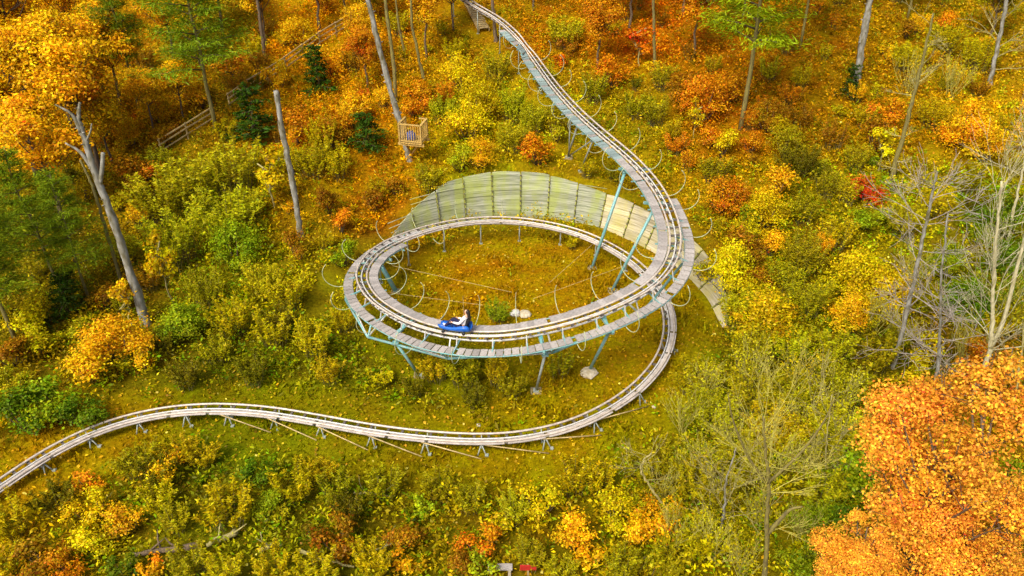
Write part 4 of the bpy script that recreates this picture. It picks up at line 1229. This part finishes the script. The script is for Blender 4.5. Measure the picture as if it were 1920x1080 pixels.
# ------------------------------------------------------------------ timber platform, fence, stair, logs and small things
def build_platform():
    tb = ground(768, 302)
    y0 = tb[1] - 0.75
    c = at_y(776, 262, y0)
    root = thing('tree_platform', 'small yellow timber platform with railings fixed to the tall trunk', 'platform', c, math.radians(-14))
    w, d, h = 0.68, 0.58, 1.15
    for k in range(8):
        MB().box((-w + (k + 0.5) * 2 * w / 8, 0, 0), (w / 8 - 0.01, 0, 0), (0, d + 0.06, 0), (0, 0, 0.025)).build('floor_board', M_TIMBER, root)
    for sy in (-1, 1):
        MB().box((0, sy * (d - 0.1), -0.11), (w + 0.14, 0, 0), (0, 0.05, 0), (0, 0, 0.08)).build('joist', M_TIMBER, root)
    for (x, y) in ((-w, -d), (w, -d), (-w, d), (w, d)):
        MB().box((x, y, h / 2), (0.045, 0, 0), (0, 0.045, 0), (0, 0, h / 2)).build('post', M_TIMBER, root)
    rails = [((-w, -d), (w, -d)), ((w, -d), (w, d)), ((-w, -d), (-w, d)), ((w, d), (w * 0.3, d))]
    for (a, b) in rails:
        MB().bar((*a, h + 0.03), (*b, h + 0.03), 0.13, 0.05).build('top_rail', M_TIMBER, root)
        MB().bar((*a, 0.13), (*b, 0.13), 0.05, 0.08).build('bottom_rail', M_TIMBER, root)
        L = math.hypot(b[0] - a[0], b[1] - a[1]); n = max(2, int(L / 0.15))
        for k in range(1, n):
            t = k / n; x = a[0] + (b[0] - a[0]) * t; y = a[1] + (b[1] - a[1]) * t
            MB().box((x, y, h / 2 + 0.06), (0.018, 0, 0), (0, 0.018, 0), (0, 0, h / 2 - 0.06)).build('baluster', M_TIMBER, root)
    rel = np.array([tb[0] - c[0], tb[1] - c[1]])
    a_ = math.radians(14); rx = rel[0] * math.cos(a_) - rel[1] * math.sin(a_); ry = rel[0] * math.sin(a_) + rel[1] * math.cos(a_)
    for sx in (-0.5, 0.6):
        MB().bar((sx * w, -d + 0.1, -0.15), (rx * 0.7, ry, -1.25), 0.08, 0.1).build('brace', M_TIMBER, root)
    bx = c + np.array([-0.15, -0.1, 0.03])
    bag = thing('bag', 'small slate-blue bag lying inside the timber platform', 'bag', bx)
    rs = np.random.default_rng(4); m = MB()
    ring = [(0.00, 0.20), (0.10, 0.27), (0.30, 0.26), (0.48, 0.20), (0.58, 0.09)]
    for (z, r) in ring:
        for k in range(10):
            a = k * math.pi / 5; q = r * rs.uniform(0.9, 1.1)
            m.v.append(np.array([q * 1.15 * math.cos(a), q * 0.75 * math.sin(a), z]))
    for i in range(4):
        for k in range(10):
            u = i * 10 + k; v_ = i * 10 + (k + 1) % 10
            m.f.append((u, v_, v_ + 10, u + 10))
    m.f.append(tuple(range(10))[::-1]); m.f.append(tuple(range(40, 50)))
    m.build('sack', M_BLUEBAG, bag, True)
    MB().tube([(-0.12, 0, 0.52), (-0.1, 0, 0.68), (0.1, 0, 0.68), (0.12, 0, 0.52)], 0.018, 5).build('strap', M_BLACK, bag, True)


build_platform()


def build_fence(label, pts, step=1.7, rails=(0.35, 0.72, 1.05)):
    A, B = ground(*pts[0]), ground(*pts[1])
    root = thing('rail_fence', label, 'fence', A)
    L = np.linalg.norm((B - A)[:2]); n = max(2, int(L / step))
    tops = []
    for k in range(n + 1):
        p = A + (B - A) * k / n; p[2] = g(p[0], p[1]); p = p - A
        MB().box(p + np.array([0, 0, 0.5]), (0.04, 0, 0), (0, 0.04, 0), (0, 0, 0.62)).build('post', M_PALEWOOD, root)
        tops.append(p)
    for z in rails:
        for k in range(n):
            a = tops[k] + np.array([0, -0.07, z + random.uniform(-.03, .03)]); b = tops[k + 1] + np.array([0, -0.07, z + random.uniform(-.03, .03)])
            MB().bar(a - (b - a) * 0.03, b + (b - a) * 0.03, 0.05, 0.075).build('rail', M_PALEWOOD, root)


build_fence('pale timber rail fence running uphill past the tall green pine', ((305, 292), (400, 232)))
build_fence('longer pale timber rail fence climbing behind the topped trunk', ((432, 205), (690, 30)))


def build_stair():
    A, B = ground(908, 62), ground(880, 12)
    root = thing('timber_stair', 'short flight of pale timber steps beside the top of the upper track', 'steps', A)
    D = B - A; side = norm(np.array([D[1], -D[0], 0]))
    for s in (-1, 1):
        MB().bar(side * s * 0.4 + np.array([0, 0, 0.2]), D + side * s * 0.4 + np.array([0, 0, 0.35]), 0.06, 0.2).build('stringer', M_PALEWOOD, root)
    n = 14
    for k in range(n):
        p = D * (k + 0.5) / n; p[2] += 0.34
        MB().box(p, side * 0.42, np.cross((0, 0, 1), side) * 0.14, (0, 0, 0.025)).build('tread', M_PALEWOOD, root)


build_stair()


def log(px0, px1, r, label, m=M_BARKP):
    A, B = ground(*px0), ground(*px1)
    root = thing('fallen_log', label, 'log', (A + B) / 2)
    n = 7; rs = np.random.default_rng(int(px0[0]))
    P = [A + (B - A) * k / n + np.array([rs.normal() * 0.05, rs.normal() * 0.05, r * 0.9 + 0.14]) - (A + B) / 2 for k in range(n + 1)]
    MB().tube(P, np.linspace(r, r * 0.55, n + 1) * rs.uniform(0.9, 1.1, n + 1), 9).build('trunk', m, root, True)
    for k in (2, 4, 5):
        d = norm(np.array([rs.normal(), rs.normal(), 0.8]))
        MB().tube([P[k], P[k] + d * 0.4, P[k] + d * 0.7 + np.array([0.1, 0, 0.1])], [r * 0.35, r * 0.25, r * 0.1], 5).build('branch_stub', m, root, True)


log((450, 1008), (385, 1032), 0.13, 'fallen pale log with a sawn end in the thicket')
log((380, 1035), (250, 1050), 0.14, 'long dark fallen log behind the sawn pale one', M_BARK)
log((665, 932), (735, 935), 0.06, 'thin fallen branch in the weeds below the trestles')
log((755, 1015), (705, 1040), 0.05, 'thin pale fallen stick near the red sign', M_BARKP)
log((560, 1040), (660, 1075), 0.07, 'weathered fallen stick in the weedy thicket')
log((490, 1040), (530, 1032), 0.09, 'short broken log among mustard weeds')


def rock(px, py, r, label, flat=0.6, m=M_STONE):
    p = ground(px, py)
    rs = np.random.default_rng(px); mb = MB()
    rings, seg = 5, 9
    for i in range(rings):
        th = math.pi * (0.08 + 0.84 * i / (rings - 1))
        for k in range(seg):
            q = r * rs.uniform(0.82, 1.12)
            mb.v.append(np.array([q * math.sin(th) * math.cos(2 * math.pi * k / seg), q * math.sin(th) * math.sin(2 * math.pi * k / seg), r * flat * (math.cos(th) + 0.5)]))
    for i in range(rings - 1):
        for k in range(seg):
            a = i * seg + k; b = i * seg + (k + 1) % seg
            mb.f.append((a, a + seg, b + seg, b))
    mb.f.append(tuple(range(seg))); mb.f.append(tuple((rings - 1) * seg + k for k in range(seg))[::-1])
    o = mb.build('rock', m)
    o.location = [float(c) for c in p]
    return tag(o, label, 'rock')


M_PALEROCK = plain('pale_stone', (0.68, 0.66, 0.62), 0.8, 0, 0.2, 6, 0.4, col2=(0.5, 0.5, 0.46))
rock(966, 592, 0.28, 'rounded white rock on the grass inside the loop', 0.7, M_PALEROCK)
rock(985, 592, 0.36, 'flat grey rock touching the white one inside the loop', 0.35)
rock(1104, 702, 0.42, 'broad tan foundation stone at the foot of a front leg', 0.4)
rock(897, 799, 0.10, 'tiny white stone on the verge above the lower track', 0.6, M_PALEROCK)
rock(1226, 764, 0.10, 'small tan stone where the lower track turns', 0.6)

# red and pale boards just showing in the thicket at the picture's lower edge
bp_ = ground(990, 1082)
sg = thing('red_board', 'small red board on a short stake in the thicket', 'board', bp_)
MB().box((0, 0, 0.45), (0.28, 0, 0), (0, 0.02, 0), (0, 0, 0.12)).build('panel', M_RUSTRED, sg)
MB().box((0, 0.045, 0.25), (0.03, 0, 0), (0, 0.022, 0), (0, 0, 0.32)).build('stake', M_PALEWOOD, sg)
bp_ = ground(938, 1080)
sg = thing('pale_bench', 'pale weathered plank on two blocks in the thicket', 'bench', bp_)
MB().box((0, 0, 0.40), (0.42, 0, 0), (0, 0.13, 0), (0, 0, 0.025)).build('plank', M_DECK, sg)
for sx in (-1, 1):
    MB().box((sx * 0.32, 0, 0.17), (0.05, 0, 0), (0, 0.12, 0), (0, 0, 0.21)).build('block', M_STONE, sg)


# ------------------------------------------------------------------ filler shrubs by place
def in_view(x, y):
    dx = x; dep = y * math.cos(PITCH) + (24 - terrain(x, y)) * math.sin(PITCH)
    return np.abs(dx / dep) < 1030 / FPX


n = 0; tries = 0
PL = []
while n < 205 and tries < 6000:
    tries += 1
    y = random.uniform(16.5, 66); x = random.uniform(-46, 46)
    xa, ya = np.array([x]), np.array([y])
    if not in_view(xa, ya)[0]: continue
    r = math.hypot(x - LC[0], y - LC[1])
    dl = dist_low(xa, ya)[0]; dt = dist_track(xa, ya)[0]
    if r < 9.4 or dt < 2.2: continue
    if dl < 3.6 or (abs(x) < 9 and 22 < y < 30): continue
    if y > 40 and r < 12 and x > -8: continue
    if any((x - a) ** 2 + (y - b) ** 2 < 1.7 for a, b in PL): continue
    PL.append((x, y))
    c = colmap(xa, ya)[0]
    ratio = c[1] / c[0] + random.gauss(0, 0.10)
    if ratio < 0.30: ck = random.choice(['O', 'B', 'B', 'OR'])
    elif ratio < 0.46: ck = random.choice(['GO', 'O', 'OY', 'B'])
    elif ratio < 0.62: ck = random.choice(['OY', 'OL', 'GO', 'OY', 'DO'])
    else: ck = random.choice(['OL', 'YG', 'OL', 'OY', 'LG', 'DO'])
    form = random.choice(['bush', 'weed', 'weed'])
    p = np.array([x, y, g(x, y)])
    shrub(0, 0, random.uniform(0.45, 1.15) * ppm(p), ck, form, p)
    n += 1


# look-alikes near the same landmark: tell them apart by their nearest differing neighbour
for rnd in range(2):
    cnt = {}
    for q in SHR_O: cnt[q['label']] = cnt.get(q['label'], 0) + 1
    for k, q in enumerate(SHR_O):
        if cnt[q['label']] < 2: continue
        d = sorted((((SHR[j][3][:2] - SHR[k][3][:2]) ** 2).sum(), j) for j in range(len(SHR)) if j != k and SHR[j][1] != SHR[k][1])
        j = d[0][1] if rnd == 0 else d[1][1]
        add = f' next to {SHR[j][1]} {SHR[j][2]}' if rnd == 0 else f' and {SHR[j][1]} {SHR[j][2]}'
        if len((q['label'] + add).split()) <= 16: q['label'] = q['label'] + add


# ------------------------------------------------------------------ uncountable ground cover
def scatter(n, rng, ymin=13.5, ymax=74):
    # even density on the ground inside a generous wedge round the view
    X = rng.uniform(-52, 52, n * 3); Y = rng.uniform(ymin, ymax, n * 3)
    k = np.abs(X) < (0.70 * (Y * 0.84 + 13) + 2)
    X, Y = X[k][:n], Y[k][:n]
    return X, Y


def chunk(f, X, Y):
    return np.concatenate([f(X[i:i + 4000], Y[i:i + 4000]) for i in range(0, len(X), 4000)])


def patch(X, Y, s, ph):
    return (np.sin(X * s + ph + 1.7 * np.sin(Y * s * 0.7 + ph)) * np.sin(Y * s * 1.1 - ph + 1.3 * np.sin(X * s * 0.6)) + 1) / 2


def verge(X, Y):
    """1 on the mown strip along the lower track and inside the loop"""
    dl = chunk(dist_low, X, Y)
    r = np.hypot(X - LC[0], Y - LC[1])
    v = 1 - sstep(1.6, 3.2, dl)
    v = np.maximum(v, 1 - sstep(7.2, 8.2, r))
    return v


def weeds():
    rng = np.random.default_rng(5)
    X, Y = scatter(45000, rng)
    r = np.hypot(X - LC[0], Y - LC[1])
    v = verge(X, Y)
    keep = (rng.uniform(size=len(X)) > v * 0.97) & (rng.uniform(size=len(X)) < 0.35 + 0.75 * patch(X, Y, 0.55, 2.0))
    keep &= ~((r > RW - 0.6) & (r < RW + 1.9) & (Y > 32.5) & (X > 5)) & ~((r > RW - 0.4) & (r < RW + 1.0) & (Y > 34))
    keep &= chunk(dist_track, X, Y) > 0.9
    X, Y = X[keep], Y[keep]; n = len(X)
    c = chunk(colmap, X, Y)
    per = 16
    h = rng.uniform(0.25, 0.95, n) * (0.5 + 0.9 * patch(X, Y, 0.8, 0.5))
    k = np.repeat(np.arange(n), per); m = len(k)
    t = rng.uniform(0.08, 1.0, m)
    a = rng.uniform(0, 2 * math.pi, m); sp = rng.uniform(0.05, 0.36, m) * (0.4 + 0.8 * t)
    P = np.stack([X[k] + np.cos(a) * sp, Y[k] + np.sin(a) * sp, np.zeros(m)], 1)
    P[:, 2] = terrain(P[:, 0], P[:, 1]) + h[k] * t
    A = np.stack([np.cos(a), np.sin(a), rng.uniform(0.0, 1.3, m)], 1)
    N = np.cross(A, rng.normal(size=(m, 3))) + np.array([0, 0, 0.7])
    V = leaf_quads(P, N, rng.uniform(0.05, 0.125, m), rng.uniform(0.25, 0.6, m), A, rng)
    pc = rng.uniform(0.65, 1.35, n)[:, None] * c * 1.6 * np.array([0.88, 1.06, 0.5])
    g2 = rng.uniform(size=n) < 0.22
    pc[g2] = pc[g2] * np.array([0.55, 1.0, 1.0])
    yl = rng.uniform(size=n) < 0.12
    pc[yl] = pc[yl] * np.array([1.5, 1.5, 1.0])
    me = quads('undergrowth', V, M_STUFF, {'tint': rng.uniform(0.5, 1.5, m), 'hue': 0.5 + rng.normal(0, 0.012, m)}, pc[k])
    tag(link('undergrowth', me), 'mass of low mixed weeds covering the wood floor', 'undergrowth', kind='stuff')


def grass():
    rng = np.random.default_rng(6)
    X, Y = scatter(150000, rng, 15, 50)
    v = verge(X, Y)
    r = np.hypot(X - LC[0], Y - LC[1])
    keep = (rng.uniform(size=len(X)) < (0.12 + 0.88 * v) * (0.35 + 0.65 * patch(X, Y, 0.9, 1.1))) & ~((r > RW - 0.2) & (r < RW + 0.9) & (Y > 34))
    X, Y = X[keep], Y[keep]; n = len(X)
    c = chunk(colmap, X, Y)
    h = rng.uniform(0.04, 0.13, n) * (0.6 + 1.6 * patch(X, Y, 1.3, 0.3) ** 2)
    P = np.stack([X, Y, terrain(X, Y) + h * 0.6], 1)
    A = np.stack([rng.normal(size=n) * 0.5, rng.normal(size=n) * 0.5, np.ones(n)], 1)
    N = rng.normal(size=(n, 3)); N[:, 2] *= 0.3
    V = leaf_quads(P, N, h, rng.uniform(0.16, 0.3, n), A, rng)
    pc = c * rng.uniform(0.6, 1.4, n)[:, None] * np.array([1.02, 1.2, 0.5])
    me = quads('grass', V, M_STUFF, {'tint': rng.uniform(0.6, 1.4, n), 'hue': 0.5 + rng.normal(0, 0.012, n)}, pc)
    tag(link('grass', me), 'short rough grass on the verge and inside the loop', 'grass', kind='stuff')


def litter():
    rng = np.random.default_rng(7)
    X, Y = scatter(120000, rng)
    r = np.hypot(X - LC[0], Y - LC[1])
    keep = ~((r > RW - 0.1) & (r < RW + 0.9) & (Y > 34)) & (rng.uniform(size=len(X)) < 0.4 + 0.6 * patch(X, Y, 0.7, 4.0))
    X, Y = X[keep], Y[keep]; n = len(X)
    c = chunk(colmap, X, Y)
    P = np.stack([X, Y, terrain(X, Y) + rng.uniform(0.02, 0.12, n)], 1)
    N = np.array([0, 0, 1.0]) + rng.normal(size=(n, 3)) * 0.45
    V = leaf_quads(P, N, rng.uniform(0.035, 0.085, n), rng.uniform(0.5, 0.9, n), rng=rng)
    w = rng.uniform(size=n)[:, None]
    pal = np.where(w < 0.45, np.array([0.48, 0.27, 0.008]), np.where(w < 0.75, np.array([0.62, 0.40, 0.012]), np.array([0.28, 0.14, 0.006])))
    pc = (c * 1.3 * 0.5 + pal * 0.5) * rng.uniform(0.6, 1.4, n)[:, None]
    br = rng.uniform(size=n) < 0.03
    pc[br] = np.array([0.75, 0.62, 0.10])
    me = quads('fallen_leaves', V, M_STUFF, {'tint': rng.uniform(0.6, 1.4, n), 'hue': 0.5 + rng.normal(0, 0.01, n)}, pc)
    tag(link('fallen_leaves', me), 'scattered orange and yellow fallen leaves on the ground', 'fallen leaves', kind='stuff')


weeds()
grass()
litter()
